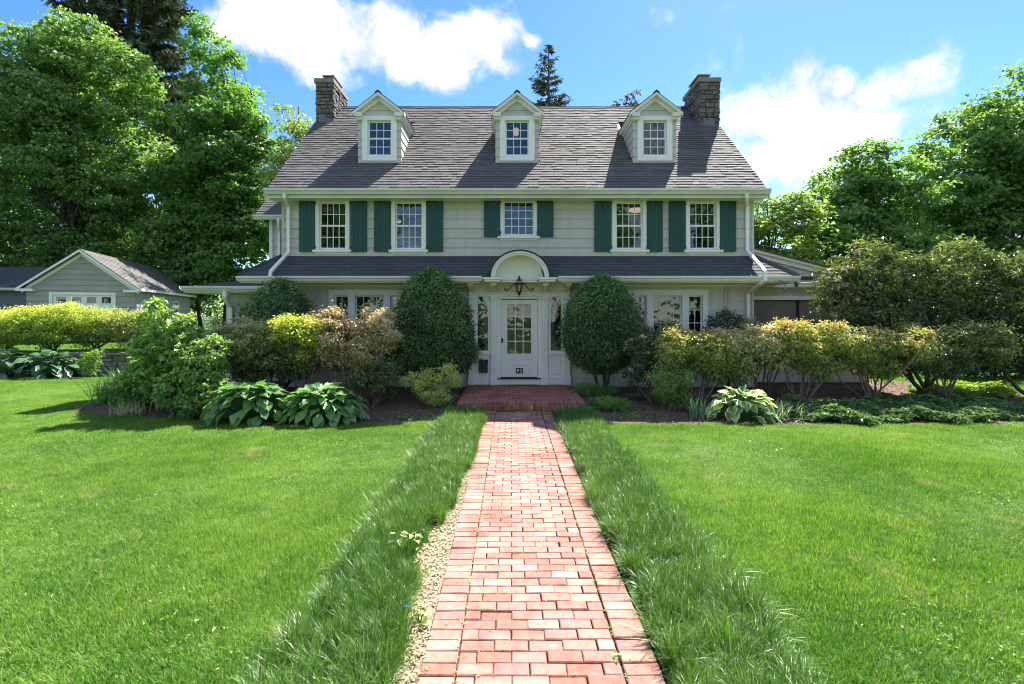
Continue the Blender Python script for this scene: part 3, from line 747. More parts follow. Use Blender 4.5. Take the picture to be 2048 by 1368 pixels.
me_ = far.mesh('far_bricks'); a = me_.attributes.new('t', 'FLOAT', 'FACE'); a.data.foreach_set('value', np.array(far_t, dtype=np.float32))
ob('far_bricks', me_, 'brick_t', path, kind='stuff')

# ------------------------------------------------------------ house
FY = 13.44                     # front wall
HX0, HX1 = -5.97, 6.33
house = thing('house', 'grey clapboard colonial house with dark green shutters, three dormers and two stone chimneys', 'house', (0.18, FY, 0))
EZ, EY = 5.10, 12.98           # main roof eave (top of the deck)
RZ, RY = 9.0, 17.28            # ridge
SL = (RZ - EZ) / (RY - EY)
RX0, RX1 = -6.22, 6.54
def roofz(y): return EZ + SL * (y - EY)

# openings of the front wall
W2 = [(-4.68, .76), (-2.68, .77), (0.203, .83), (3.10, .76), (5.03, .76)]
z2a, z2b = gz(498, FY), gz(404, FY)
zca, zcb = gz(471, FY), gz(402.5, FY)
W1 = [(-3.71,), (4.10,)]
z1a, z1b = 1.06, 2.50
ops2 = []
for i, (x, w) in enumerate(W2):
    a, b = (zca, zcb) if i == 2 else (z2a, z2b)
    ops2.append((x - w / 2 - .03, x + w / 2 + .03, a - .04, b + .03))
ops1 = [(x - 1.0, x + 1.0, z1a - .04, z1b + .04) for x, in W1] + [(0.219 - 1.30, 0.219 + 1.30, 0.0, 2.98)]
wall1 = ob('wall', MB().box(HX0 + .02, HX0 + .04, FY + .02, FY + .06, 0.05, 5.0), 'siding', house)
clapboards(wall1, HX0, HX1, 0.10, 2.86, front(FY), 0.251, ops1)
wall2 = ob('wall', MB().box(HX1 - .04, HX1 - .02, FY + .02, FY + .06, 0.05, 5.0), 'siding', house)
clapboards(wall2, HX0, HX1, 3.50, 5.0, front(FY), 0.2525, ops2)
# side and rear walls with gable ends
for xa, xb in ((HX0, HX0 + .12), (HX1 - .12, HX1)):
    yr = RY + (RY - FY) * 1.0
    ob('side_wall', MB().prism([(FY + .005, 0.05), (FY + .005, roofz(FY) - .12), (RY, RZ - .12), (yr, roofz(FY) - .12), (yr, .05)], 'x', xa, xb), 'siding', house)
ob('rear_wall', MB().box(HX0, HX1, RY + (RY - FY) - .1, RY + (RY - FY), .05, 5.0), 'siding', house)
ob('foundation', MB().box(HX0 + .05, HX1 - .05, FY + .03, FY + .3, -.1, .105), 'wallstone', house)
cb = MB()
for x in (HX0, HX1): cb = ob('corner_board', MB().box(x - .035, x + .035, FY - .034, FY + .05, .1, 2.84).box(x - .035, x + .035, FY - .034, FY + .05, 3.5, 4.96), 'siding', house)
# frieze, soffit, fascia, gutter of the main eave
ob('frieze_board', MB().box(HX0 - .03, HX1 + .03, FY - .052, FY + .01, gz(401, FY), 5.02), 'white', house)
ob('soffit', MB().box(RX0 + .02, RX1 - .02, EY + .03, FY + .02, 4.965, 4.985), 'cream', house)
def gutter(parent, x0, x1, y, z, dirn='x', h=.125, d_=.125, name='gutter', mat='gutter'):
    prof = [(0, -h), (-d_ * .55, -h), (-d_ * .75, -h * .6), (-d_, -h * .35), (-d_, 0), (-d_ + .012, 0), (-d_ + .012, -h * .3), (-d_ * .7, -h * .55), (-d_ * .5, -h + .012), (-.012, -h + .012), (-.012, 0), (0, 0)]
    if dirn == 'x': mb = MB().prism([(y + p, z + q) for p, q in prof], 'x', x0, x1)
    else: mb = MB().prism([(y + p, z + q) for p, q in prof], 'y', x0, x1)
    return ob(name, mb, mat, parent)
gutter(house, RX0, RX1, EY - .005, 5.17, h=.135, d_=.13)
ob('fascia', MB().box(RX0 + .01, RX1 - .01, EY, EY + .03, 4.955, 5.07), 'gutter', house)

# dormer places
DX = [-3.64, 0.17, 3.98]; DY = 14.2; DW = 1.168
dz0 = roofz(DY)
DE = 7.46                                     # dormer wall top
# main roof: deck in strips round the dormers
roof = ob('main_roof', None, parent=house, loc=(0.18, EY, EZ))
dk = MB(); th = .07
def strip(x0, x1, y0, y1):
    dk.add([(x0, y0, roofz(y0)), (x1, y0, roofz(y0)), (x1, y1, roofz(y1)), (x0, y1, roofz(y1)), (x0, y0, roofz(y0) - th), (x1, y0, roofz(y0) - th), (x1, y1, roofz(y1) - th), (x0, y1, roofz(y1) - th)],
           [(0, 1, 2, 3), (7, 6, 5, 4), (0, 4, 5, 1), (1, 5, 6, 2), (2, 6, 7, 3), (3, 7, 4, 0)])
xs = [RX0]
for x in DX: xs += [x - DW / 2 + .02, x + DW / 2 - .02]
xs.append(RX1); DTOPY = EY + (8.05 - EZ) / SL
for i in range(0, len(xs), 2): strip(xs[i], xs[i + 1], EY, RY)
for x in DX: strip(x - DW / 2 + .02, x + DW / 2 - .02, EY, DY + .03); strip(x - DW / 2 + .02, x + DW / 2 - .02, DTOPY, RY)
ob('deck', dk, 'dark_metal', roof)
rb = MB(); yb = 2 * RY - EY
rb.add([(RX0, RY, RZ), (RX1, RY, RZ), (RX1, yb, EZ), (RX0, yb, EZ), (RX0, RY, RZ - th), (RX1, RY, RZ - th), (RX1, yb, EZ - th), (RX0, yb, EZ - th)], [(0, 1, 2, 3), (4, 7, 6, 5), (2, 6, 7, 3), (1, 5, 6, 2), (0, 3, 7, 4)])
ob('rear_slope', rb, 'darkshingle', roof)
slen = math.hypot(RY - EY, RZ - EZ); cs, sn = (RY - EY) / slen, (RZ - EZ) / slen
def skip_main(a, s):
    x = RX0 + a; y = EY + s * cs
    for dx in DX:
        if abs(x - dx) < DW / 2 - .05 and DY < y < DTOPY + .1: return True
    for (c0, c1, k0, k1) in ((-6.22, -5.70, 16.36, 17.8), (5.95, 6.56, 16.13, 17.6)):
        if c0 < x < c1 and k0 < y < k1: return True
    return False
shingles('shingles', roof, 'shingle', (RX0 - .02, EY - .03, EZ - .02), (1, 0, 0), (0, cs, sn), RX1 - RX0 + .04, slen + .03, 0.142, 0.24, 21, skip=skip_main, thick=.021)
rc = MB().prism([(RY - .16, RZ - .12), (RY, RZ + .035), (RY + .16, RZ - .12), (RY + .15, RZ - .14), (RY, RZ + .015), (RY - .15, RZ - .14)], 'x', RX0 - .02, RX1 + .02)
ob('ridge_cap', rc, 'ridge', roof)
for xa, xb in ((RX0 - .025, RX0 - .001), (RX1 + .001, RX1 + .025)):
    ob('rake_board', MB().prism([(EY, EZ - .02), (RY, RZ - .02), (yb, EZ - .02), (yb, EZ - .2), (RY, RZ - .2), (EY, EZ - .2)], 'x', xa, xb), 'gutter', roof)

# chimneys of rough stone
def stones(parent, place, a0, a1, z0, z1, rng, hmin=.09, hmax=.17, wmin=.14, wmax=.34, mat='stone', depth=.05, jut=.045):
    z = z0
    while z < z1 - .03:
        h = min(rng.uniform(hmin, hmax), z1 - z)
        if z1 - (z + h) < .05: h = z1 - z
        a = a0
        while a < a1 - .02:
            w = min(rng.uniform(wmin, wmax), a1 - a)
            if a1 - (a + w) < .08: w = a1 - a
            g_ = .008; mb = MB(); p0, p1, q0, q1 = a + g_, a + w - g_, z + g_, z + h - g_
            d1 = rng.uniform(.012, jut); c = .3 * min(h, w) * rng.uniform(.3, .7)
            j = lambda: rng.normal() * .008
            bk = [(p0, -depth, q0), (p1, -depth, q0), (p1, -depth, q1), (p0, -depth, q1)]
            ft = [(p0 + j(), d1 * .3, q0 + j()), (p1 + j(), d1 * .3, q0 + j()), (p1 + j(), d1 * .3, q1 + j()), (p0 + j(), d1 * .3, q1 + j())]
            fc = [(p0 + c, d1 + j(), q0 + c * .7), (p1 - c, d1 + j(), q0 + c * .7), (p1 - c, d1 + j(), q1 - c * .7), (p0 + c, d1 + j(), q1 - c * .7)]
            mb.add([place(u, d_, zz) for u, d_, zz in bk + ft + fc], [(8, 9, 10, 11)] + [(i, (i + 1) % 4, 4 + (i + 1) % 4, 4 + i) for i in range(4)] + [(4 + i, 4 + (i + 1) % 4, 8 + (i + 1) % 4, 8 + i) for i in range(4)])
            ob('stone', mb, mat, parent); a += w
        z += h
def chimney(x0, x1, y0, y1, zt, capx, seed, inner):
    rng = np.random.default_rng(seed)
    ch = ob('chimney', MB().box(x0 + .03, x1 - .03, y0 + .03, y1 - .03, 5.2, zt), 'mortar', house)
    zb = roofz(y0) - .15
    stones(ch, front(y0), x0, x1, zb + (0.0), zt - .13, rng, wmax=.30)
    stones(ch, (rightside(x1) if inner > 0 else leftside(x0)), y0, y1, 8.0, zt - .13, rng)
    stones(ch, (leftside(x0) if inner > 0 else rightside(x1)), y0, y1, 7.2, zt - .13, rng)
    ob('capstone', MB().box(x0 - .06, x1 + .05, y0 - .05, y1 + .05, zt - .12, zt + .02), 'brickrim', ch, bevel=.012)
    ob('chimney_lid', MB().box(capx[0], capx[1], y0 - .03, y0 + .85, zt + .085, zt + .12).box(capx[0] + .06, capx[1] - .03, y0 + .02, y0 + .78, zt + .02, zt + .086), 'brickrim', ch)
    fz = roofz(y0)
    ob('flashing', MB().box(x0 + .10, x1 - .03 if inner > 0 else x1 - .14, y0 - .035, y0 - .02, fz - .02, fz + .22), 'lead', ch)
chimney(-6.22, -5.70, 16.36, 17.75, 9.52, (-6.02, -5.64), 5, 1)
chimney(5.95, 6.56, 16.13, 17.55, 9.44, (5.88, 6.28), 6, -1)

# dormers
def dormer(xc, seed, lamp=False):
    dm = ob('dormer', None, parent=house, loc=(xc, DY, dz0))
    x0, x1 = xc - DW / 2, xc + DW / 2
    wz0, wz1, ww = gz(311, DY), gz(241.5, DY), .655
    cw = .155
    clapboards(dm, x0, x1, dz0 - .06, DE, front(DY), .24, [(xc - ww / 2 - .05, xc + ww / 2 + .05, wz0 - .05, wz1 + .05)])
    window(dm, xc, wz0, wz1, ww, DY, 3, (2, 2), casing=cw, head=.12, sill=False, flat=True, room=1.15, roomx=.12)
    # cheeks: boards end on the slope
    for sgn, xw, pl in ((1, x1, rightside(x1)), (-1, x0, leftside(x0))):
        z = dz0 - .06
        while z < DE - .01:
            zt = min(z + .24, DE); e0 = EY + (z - EZ) / SL + .04; e1 = EY + (zt - EZ) / SL + .04
            if e1 > DY + .02: ob('clapboard', hexa(DY - .012, max(e0, DY), DY - .012, e1, z, zt, .026, .007, pl), 'siding', dm)
            z = zt
    # roof
    oh, hw, zr, ze = .20, .725, 8.12, 7.56
    yf = DY - oh
    for sgn in (-1, 1):
        def P_(u, h): return (xc + sgn * hw * u, ze + (zr - ze) * (1 - u) + h)
        yb0 = EY + (zr - EZ) / SL; yb1 = EY + (ze - EZ) / SL
        v = [(*P_(0, 0)[:1], yf, P_(0, 0)[1]), (P_(1, 0)[0], yf, P_(1, 0)[1]), (P_(1, 0)[0], yb1 + .06, P_(1, 0)[1]), (P_(0, 0)[0], yb0 + .06, P_(0, 0)[1])]
        v2 = [(a, b, c - .03) for a, b, c in v]
        ob('dormer_roof', MB().add(v + v2, [(0, 1, 2, 3), (7, 6, 5, 4), (0, 4, 5, 1), (1, 5, 6, 2), (3, 2, 6, 7), (0, 3, 7, 4)]), 'dark_metal', dm)
        # rake moulding on the gable front
        def rk(t0, t1, ya, yb_, u1=1.0, u0=0.0):
            a, b = P_(u0, 0), P_(u1, 0)
            return MB().prism([(a[0], a[1] - t0), (b[0], b[1] - t0), (b[0], b[1] - t1), (a[0], a[1] - t1)], 'y', ya, yb_)
        ob('rake_moulding', rk(.032, .115, yf - .012, DY - .05), 'cream', dm)
        ob('rake_moulding', rk(.117, .215, DY - .075, DY - .01, .84), 'white', dm)
        # boxed eave with return
        xa, xb = sorted((xc + sgn * (DW / 2 - .13), xc + sgn * (hw - .01)))
        xo = xc + sgn * (hw - .015); xi = xc + sgn * (DW / 2 - .135)
        yb_ = EY + (DE - EZ) / SL + .02
        rt = MB().prism([(xi, ze - .02), (xo, ze - .02), (xo - sgn * .02, ze - .07), (xo - sgn * .055, ze - .10), (xo - sgn * .06, ze - .13), (xi, ze - .13)], 'y', yf - .004, yf + .155)
        rt.prism([(xi - 0, ze - .131), (xo - sgn * .06, ze - .131), (xo - sgn * .09, ze - .20), (xi, ze - .20)], 'y', yf + .06, DY - .03)
        ob('eave_return', rt, 'cream', dm)
        sx = xc + sgn * DW / 2
        ev = MB().prism([(sx, ze - .035), (xo, ze - .035), (xo - sgn * .02, ze - .075), (xo - sgn * .06, ze - .13), (sx, ze - .13)], 'y', yf + .156, yb_)
        ev.prism([(sx, ze - .132), (sx + sgn * .035, ze - .132), (sx + sgn * .03, ze - .21), (sx, ze - .21)], 'y', DY - .028, yb_ - .05)
        ob('side_cornice', ev, 'cream', dm)
        ls = math.hypot(hw, zr - ze)
    # tympanum boards
    hwt = .52; zt0 = DE + .02; zt1 = zr - .20
    clapboards(dm, xc - hwt, xc + hwt, zt0, zt1, front(DY - .012), .175, lim=lambda z: (xc - hwt * (zt1 - z) / (zt1 - zt0) - .0, xc + hwt * (zt1 - z) / (zt1 - zt0)))
    ob('tympanum_back', MB().prism([(xc - .62, DE - .02), (xc + .62, DE - .02), (xc, zr - .06)], 'y', DY - .008, DY + .02), 'siding', dm)
    ob('ridge_cap', MB().prism([(xc - .09, zr - .045), (xc, zr + .03), (xc + .09, zr - .045), (xc + .085, zr - .065), (xc, zr + .0), (xc - .085, zr - .065)], 'y', yf - .02, EY + (zr - EZ) / SL + .1), 'black', dm)
    ob('apron_flashing', MB().box(x0 - .02, x1 + .02, DY - .06, DY - .03, dz0 - .08, dz0 - .015), 'dark_metal', dm)
    if lamp:
        o = ob('pendant_lamp', MB().lathe([(.05, 0), (.075, .03), (.075, .19), (.04, .22)], (xc - .02, DY + .7, gz(271, DY + .7)), 10), 'lamp')
        tag(o, 'small lit lamp seen through the middle dormer window', 'lamp')
for i, x in enumerate(DX): dormer(x, 40 + i, i == 1)

# second-floor windows and shutters
def crescent(xc, yc, zc, r, flip):
    pts = []
    for k in range(13):
        a = R(-80 + 160 * k / 12); pts.append((xc + flip * r * math.cos(a) * .9, zc + r * math.sin(a)))
    for k in range(13):
        a = R(80 - 160 * k / 12); pts.append((xc + flip * (r * .55 * math.cos(a) * .9 + .008), zc + r * .98 * math.sin(a)))
    return MB().prism(pts, 'y', yc, yc - .003)
def shutter(x0, x1, z0, z1, flip, rail=.46):
    y0 = FY - .075
    sh = MB().box(x0, x1, y0, y0 + .03, z0, z1)
    s = ob('shutter', sh, 'green', house, bevel=.004)
    w = x1 - x0; zr = z0 + (z1 - z0) * rail
    pn = MB()
    for a, b in ((z0 + .055, zr - .03), (zr + .03, z1 - .055)): pass
    nb = 4
    for k in range(nb):
        ob('board', MB().box(x0 + .006 + (w - .012) * k / nb + .002, x0 + .006 + (w - .012) * (k + 1) / nb - .002, y0 - .008, y0 - .0005, z0 + .008, z1 - .008), 'green', s)
    ob('batten', MB().box(x0 + .004, x1 - .004, y0 - .014, y0 - .0085, zr - .018, zr + .004), 'green', s)
    ob('crescent_cutout', crescent((x0 + x1) / 2 + .005 * flip, y0 - .0085, z1 - .20, .042, flip), 'siding', s)
    hx = x1 if flip > 0 else x0
    for z in (z0 + .12, z1 - .12): ob('hinge', MB().box(hx - .012, hx + .02, y0 - .012, y0 + .02, z - .03, z + .03), 'black', s)
SH = [((598, 630), (700.5, 733.5)), ((748, 781), (853, 886)), ((968, 1001), (1074, 1107)), ((1189, 1222.5), (1293.5, 1325.5)), ((1338.5, 1371), (1440, 1472.5))]
for i, (x, w) in enumerate(W2):
    a, b = (zca, zcb) if i == 2 else (z2a, z2b)
    if i == 2: window(house, x, a, b, w - .02, FY, 4, (4,), casing=.085, head=.06, split=False, room=2.0)
    else: window(house, x, a, b, w - .06, FY, 4, (2, 2), casing=.10, head=.07, room=2.0)
    s0, s1 = (a - .05, b + .09) if i == 2 else (a - .075, b + .075)
    (p0, p1), (q0, q1) = SH[i]
    shutter(gx(p0, FY - .07), gx(p1, FY - .07) - .006, s0, s1, 1); shutter(gx(q0, FY - .07) + .006, gx(q1, FY - .07), s0, s1, -1)
# lamps seen inside
o = ob('ceiling_lamp', MB().lathe([(.02, .06), (.17, .05), (.19, .0), (.12, -.05), (.02, -.06)], at(1271, 421, FY + 1.2), 14), 'lamp'); tag(o, 'lit round ceiling lamp seen through an upper window', 'lamp')
o = thing('pendant_lamp', 'wooden hanging lamp seen through the upper window beside the arched hood, chimney side', 'lamp', at(798, 436, FY + 1.1))
c_ = at(798, 436, FY + 1.1)
ob('shade', MB().lathe([(.03, .12), (.08, .10), (.17, .0), (.15, -.07), (.02, -.08)], c_, 12), 'wood', o); ob('bulb', MB().lathe([(.02, -.082), (.06, -.09), (.06, -.12), (.01, -.15)], c_, 10), 'lamp', o); ob('rod', MB().tube([(c_[0], c_[1], c_[2] + .12), (c_[0], c_[1], c_[2] + .5)], .008, 5), 'black', o)

# ground-floor triple windows
def triple(xc):
    ww, wn, mul = .76, .37, .17
    tot = ww + 2 * wn + 2 * mul
    unit_ = ob('window', MB().box(xc - tot / 2 - .145, xc + tot / 2 + .145, FY - .055, FY + .01, z1b, z1b + .15), 'white', house)
    y0, y1 = FY - .05, FY + .01
    xs_ = [xc - tot / 2, xc - tot / 2 + wn, xc - ww / 2, xc + ww / 2, xc + tot / 2 - wn, xc + tot / 2]
    for a, b in ((xs_[0] - .14, xs_[0]), (xs_[1], xs_[2]), (xs_[3], xs_[4]), (xs_[5], xs_[5] + .14)): ob('mullion', MB().box(a, b, y0, y1, z1a - .02, z1b), 'white', unit_)
    ob('sill', MB().prism([(FY - .10, z1a - .09), (FY - .10, z1a - .035), (FY + .02, z1a - .021), (FY + .02, z1a - .09)], 'x', xs_[0] - .2, xs_[5] + .2), 'white', unit_)
    for (a, b, n_) in ((xs_[0], xs_[1], 2), (xs_[2], xs_[3], 4), (xs_[4], xs_[5], 2)):
        yy = FY + .03; st = .035; bar = .016
        g_ = MB(); g_.box(a, a + st, yy, yy + .022, z1a, z1b); g_.box(b - st, b, yy, yy + .022, z1a, z1b); g_.box(a + st, b - st, yy + .001, yy + .021, z1a, z1a + st); g_.box(a + st, b - st, yy + .001, yy + .021, z1b - st, z1b)
        iw, ih = b - a - 2 * st, z1b - z1a - 2 * st
        for i in range(1, n_): xx = a + st + iw * i / n_; g_.box(xx - bar / 2, xx + bar / 2, yy + .002, yy + .02, z1a + st, z1b - st)
        for j in range(1, 4): zz = z1a + st + ih * j / 4; g_.box(a + st, b - st, yy + .003, yy + .019, zz - bar / 2, zz + bar / 2)
        for xx0, xx1 in ((a - .012, a), (b, b + .012)): g_.box(xx0, xx1, FY + .011, FY + .1, z1a, z1b)
        g_.box(a - .012, b + .012, FY + .011, FY + .1, z1b, z1b + .012); g_.box(a - .012, b + .012, FY + .011, FY + .1, z1a - .012, z1a)
        ob('sash', g_, 'white', unit_)
        for i in range(n_):
            for j in range(4): ob('pane', pane_mesh(iw / n_ - .01, ih / 4 - .01), 'glass', unit_, (a + st + iw * (i + .5) / n_, yy + .011, z1a + st + ih * (j + .5) / 4))
    X0, X1, Y0, Y1, Z0, Z1 = xc - 1.3, xc + 1.3, FY + .101, FY + 3, z1a - .5, z1b + .12
    v = [(X0, Y0, Z0), (X1, Y0, Z0), (X1, Y1, Z0), (X0, Y1, Z0), (X0, Y0, Z1), (X1, Y0, Z1), (X1, Y1, Z1), (X0, Y1, Z1)]
    ob('room_interior', MB().add(v, [(0, 1, 2, 3), (4, 5, 6, 7), (1, 2, 6, 5), (2, 3, 7, 6), (3, 0, 4, 7)]), 'room', unit_)
for x, in W1: triple(x)

# pent roof between the storeys
PP = .77; PY0 = FY - PP; PZ0, PZ1 = 2.935, 3.52
PXL, PXR = HX0 - PP, HX1 + PP
arch_c = .22
pent = ob('pent_roof', None, parent=house, loc=(0.18, PY0, PZ0))
d0 = MB(); ye = FY + 1.15
d0.add([(PXL, PY0, PZ0), (PXR, PY0, PZ0), (HX1, FY, PZ1), (HX0, FY, PZ1), (PXL, ye, PZ0), (HX0, ye, PZ1), (PXR, ye, PZ0), (HX1, ye, PZ1), (PXL, PY0, PZ0 - .05), (PXR, PY0, PZ0 - .05), (PXL, ye, PZ0 - .05), (PXR, ye, PZ0 - .05)],
       [(0, 1, 2, 3), (0, 3, 5, 4), (1, 6, 7, 2), (0, 8, 9, 1), (0, 4, 10, 8), (1, 9, 11, 6)])
d0.f = d0.f[1:3] + [d0.f[4], d0.f[5]]; d0.m = d0.m[:4]
for xa, xb, xt in ((PXL, arch_c - .71, HX0), (PXR, arch_c + .71, HX1)):
    d0.add([(xa, PY0, PZ0), (xb, PY0, PZ0), (xb, FY, PZ1), (xt, FY, PZ1), (xa, PY0, PZ0 - .05), (xb, PY0, PZ0 - .05)], [(0, 1, 2, 3), (0, 4, 5, 1)])
ob('deck', d0, 'dark_metal', pent)
psl = math.hypot(PP, PZ1 - PZ0)
def skip_pent(a, s):
    x = PXL + a; return abs(x - arch_c) < .70 * math.sqrt(max(0, 1 - min(1, (s * (PZ1 - PZ0) / psl / .64)) ** 2))
shingles('shingles', pent, 'darkshingle', (PXL, PY0 - .02, PZ0 - .012), (1, 0, 0), (0, PP / psl, (PZ1 - PZ0) / psl), PXR - PXL, psl + .0, .142, .30, 31, clip=lambda s: (PP * s / psl, PXR - PXL - PP * s / psl), skip=skip_pent)
for sgn, xa, xb in ((-1, PXL, HX0), (1, PXR, HX1)):
    hp = [Vector((xa, PY0, PZ0)), Vector((xb, FY, PZ1))]
    ob('hip_cap', MB().tube([hp[0] + Vector((0, 0, .0)), hp[1] + Vector((0, 0, .0))], .06, 4, square=(.16, .045)), 'shingle' if sgn > 0 else 'darkshingle', pent)
ob('soffit', MB().box(PXL + .06, PXR - .06, PY0 + .02, FY + .02, 2.80, 2.815), 'cream', pent)
ob('fascia', MB().box(PXL + .01, arch_c - 1.0, PY0 + .002, PY0 + .025, 2.79, 2.925).box(arch_c + 1.0, PXR - .01, PY0 + .002, PY0 + .025, 2.79, 2.925), 'gutter', pent)
gutter(pent, PXL - .02, arch_c - .92, PY0, 2.945, h=.12, d_=.11); gutter(pent, arch_c + .92, PXR + .02, PY0, 2.945, h=.12, d_=.11)
for xx, sg in ((PXL, -1), (PXR, 1)): ob('end_fascia', MB().box(*sorted((xx, xx - sg * .02)), PY0 + .03, ye, 2.79, 2.925), 'gutter', pent)
ob('wall_flashing', MB().box(HX0, HX1, FY - .04, FY - .027, PZ1 - .04, PZ1 + .01), 'dark_metal', pent)
ob('bed_moulding', MB().box(HX0, -1.1, FY - .05, FY - .0, 2.72, 2.80).box(1.55, HX1, FY - .05, FY, 2.72, 2.80), 'cream', pent)

# downspouts
def spout(pts, w=.075, h=.06): return ob('downspout', MB().tube(pts, .04, square=(w, h)), 'white', house)
yw = FY - .09
def P3(px, py, y): return at(px, py, y)
spout([(gx(571, EY), EY - .06, 5.05), (gx(571, EY), EY - .06, 4.97), (gx(577, yw), yw, 4.80), (gx(577, yw), yw, 3.62), (gx(545, PY0), PY0 - .10, 3.05), (gx(544, PY0), PY0 - .10, 2.93)])
spout([(gx(1491, EY), EY - .06, 5.05), (gx(1491, EY), EY - .06, 4.97), (gx(1494.5, yw), yw, 4.80), (gx(1494.5, yw), yw, 3.66), (gx(1525, PY0), PY0 - .12, 3.06), (gx(1525, PY0), PY0 - .12, 2.84), (gx(1520, PY0), PY0 - .02, 2.77), (gx(1496, yw), yw, 2.55), (gx(1496, yw), yw, .12)], .085, .065)

# arched hood and door surround
hood = ob('arched_hood', None, parent=house, loc=(arch_c, PY0, 2.93))
def arc(ao, bo, ai, bi, y0, y1, n=28):
    o_ = [(arch_c + ao * math.cos(math.pi * k / n), 2.925 + bo * math.sin(math.pi * k / n)) for k in range(n + 1)]
    i_ = [(arch_c + ai * math.cos(math.pi * k / n), 2.925 + bi * math.sin(math.pi * k / n)) for k in range(n + 1)]
    mb = MB()
    for k in range(n): mb.prism([o_[k], o_[k + 1], i_[k + 1], i_[k]], 'y', y0, y1)
    return mb
HF = PY0 - .12
ob('arch_moulding', arc(.715, .632, .665, .588, HF, FY - .02), 'cream', hood)
ob('arch_band', arc(.664, .587, .612, .542, HF + .045, FY - .02), 'white', hood)
ob('copper_roof', arc(.752, .668, .717, .634, HF - .02, FY - .02), 'black', hood)
ob('tympanum', MB().prism([(arch_c + .62 * math.cos(math.pi * k / 24), 2.925 + .55 * math.sin(math.pi * k / 24)) for k in range(25)], 'y', FY - .50, FY - .03), 'cream', hood)
for sgn in (-1, 1):
    f = lambda v: arch_c + sgn * v
    ob('eave_flap', MB().box(*sorted((f(.74), f(.93))), HF - .03, PY0 + .1, 2.915, 2.945), 'black', hood)
    a, b = sorted((f(.45), f(.91)))
    ob('cornice_return', MB().box(a, b, HF - .03, FY - .03, 2.865, 2.912).box(a + .03, b - .03, HF + .01, FY - .031, 2.81, 2.864), 'cream', hood)
dxc = .219
sur = ob('door_surround', MB().box(dxc - 1.30, dxc + 1.30, FY - .035, FY + .0, 2.50, 2.80), 'cream', house)
ob('architrave', MB().box(dxc - 1.31, dxc + 1.31, FY - .085, FY - .036, 2.47, 2.55).box(dxc - 1.325, dxc + 1.325, FY - .115, FY - .036, 2.551, 2.585), 'white', sur)
for u in (-1.245, -.665, .665, 1.245):
    xx = dxc + u; hw_ = .075
    p = MB(); p.box(xx - hw_, xx + hw_, FY - .11, FY - .0, .40, 2.36)
    ob('pilaster', p, 'white', sur)
    ob('pilaster_base', MB().box(xx - hw_ - .02, xx + hw_ + .02, FY - .13, FY + .001, .172, .36).box(xx - hw_ - .01, xx + hw_ + .01, FY - .12, FY + .001, .361, .40), 'white', sur)
    ob('capital', MB().box(xx - hw_ - .008, xx + hw_ + .008, FY - .118, FY + .001, 2.361, 2.39).box(xx - hw_ - .02, xx + hw_ + .02, FY - .132, FY + .001, 2.391, 2.468), 'white', sur)
    # scrolled bracket carrying the cornice
    prof = [(FY - .04, 2.812), (FY - .52, 2.812), (FY - .52, 2.73), (FY - .47, 2.70), (FY - .30, 2.68), (FY - .20, 2.62), (FY - .16, 2.59), (FY - .04, 2.59)]
    ob('bracket', MB().prism(prof, 'x', xx - .055, xx + .055), 'cream', sur)
    ob('bracket_face', MB().box(xx - .075, xx + .075, FY - .535, FY - .40, 2.735, 2.809), 'white', sur)
for u in (-.955, .955):
    xx = dxc + u; g0, g1 = gz(701, FY), gz(594, FY); hw_ = .215; gw = .135
    fr = MB().box(xx - hw_, xx - gw, FY - .06, FY - .0, g0 - .06, 2.468).box(xx + gw, xx + hw_, FY - .06, FY - .0, g0 - .06, 2.468).box(xx - gw, xx + gw, FY - .058, FY - .001, g1, 2.468).box(xx - gw, xx + gw, FY - .058, FY - .001, g0 - .06, g0)
    fr.box(xx - hw_ - .01, xx + hw_ + .01, FY - .085, FY - .0, g0 - .10, g0 - .061)
    ob('sidelight', fr, 'white', sur)
    ob('pane', pane_mesh(2 * gw, g1 - g0), 'glass', sur, (xx, FY - .02, (g0 + g1) / 2))
    cm = MB(); yy = FY - .028; zz0, zz1 = g0, g1; hh = zz1 - zz0
    for sg in (-1, 1):
        cm.tube([(xx + sg * gw * math.cos(math.pi * k / 8 * 1.5), yy, zz0 + hh * .04 + hh * .5 * k / 12) for k in range(13)], .006, 4)
        cm.tube([(xx + sg * gw * math.sin(math.pi * k / 12), yy, zz0 + hh * .36 + hh * .6 * k / 12) for k in range(13)], .006, 4)
        cm.tube([(xx - sg * gw + 2 * gw * sg * k / 6, yy, zz0 + hh * .36 + hh * .16 * math.sin(math.pi * k / 12)) for k in range(7)], .006, 4)
    cm.tube([(xx, yy, zz0), (xx, yy, zz0 + hh * .38)], .005, 4); cm.tube([(xx - gw, yy, zz0 + hh * .17), (xx + gw, yy, zz0 + hh * .17)], .005, 4); cm.tube([(xx - gw, yy, zz0 + hh * .36), (xx + gw, yy, zz0 + hh * .36)], .005, 4)
    ob('leading', cm, 'lead', sur)
    pz1 = g0 - .101
    pn = MB().box(xx - hw_, xx + hw_, FY - .04, FY - .0, .172, pz1)
    ob('lower_panel', pn, 'white', sur)
    if u > 0:
        ob('raised_panel', MB().box(xx - .125, xx - .11, FY - .055, FY - .041, .45, .98).box(xx + .11, xx + .125, FY - .055, FY - .041, .45, .98).box(xx - .11, xx + .11, FY - .055, FY - .041, .965, .98).box(xx - .11, xx + .11, FY - .055, FY - .041, .45, .465), 'white', sur)
    ob('panel_plinth', MB().box(xx - hw_, xx + hw_, FY - .06, FY - .041, .172, .37), 'white', sur)
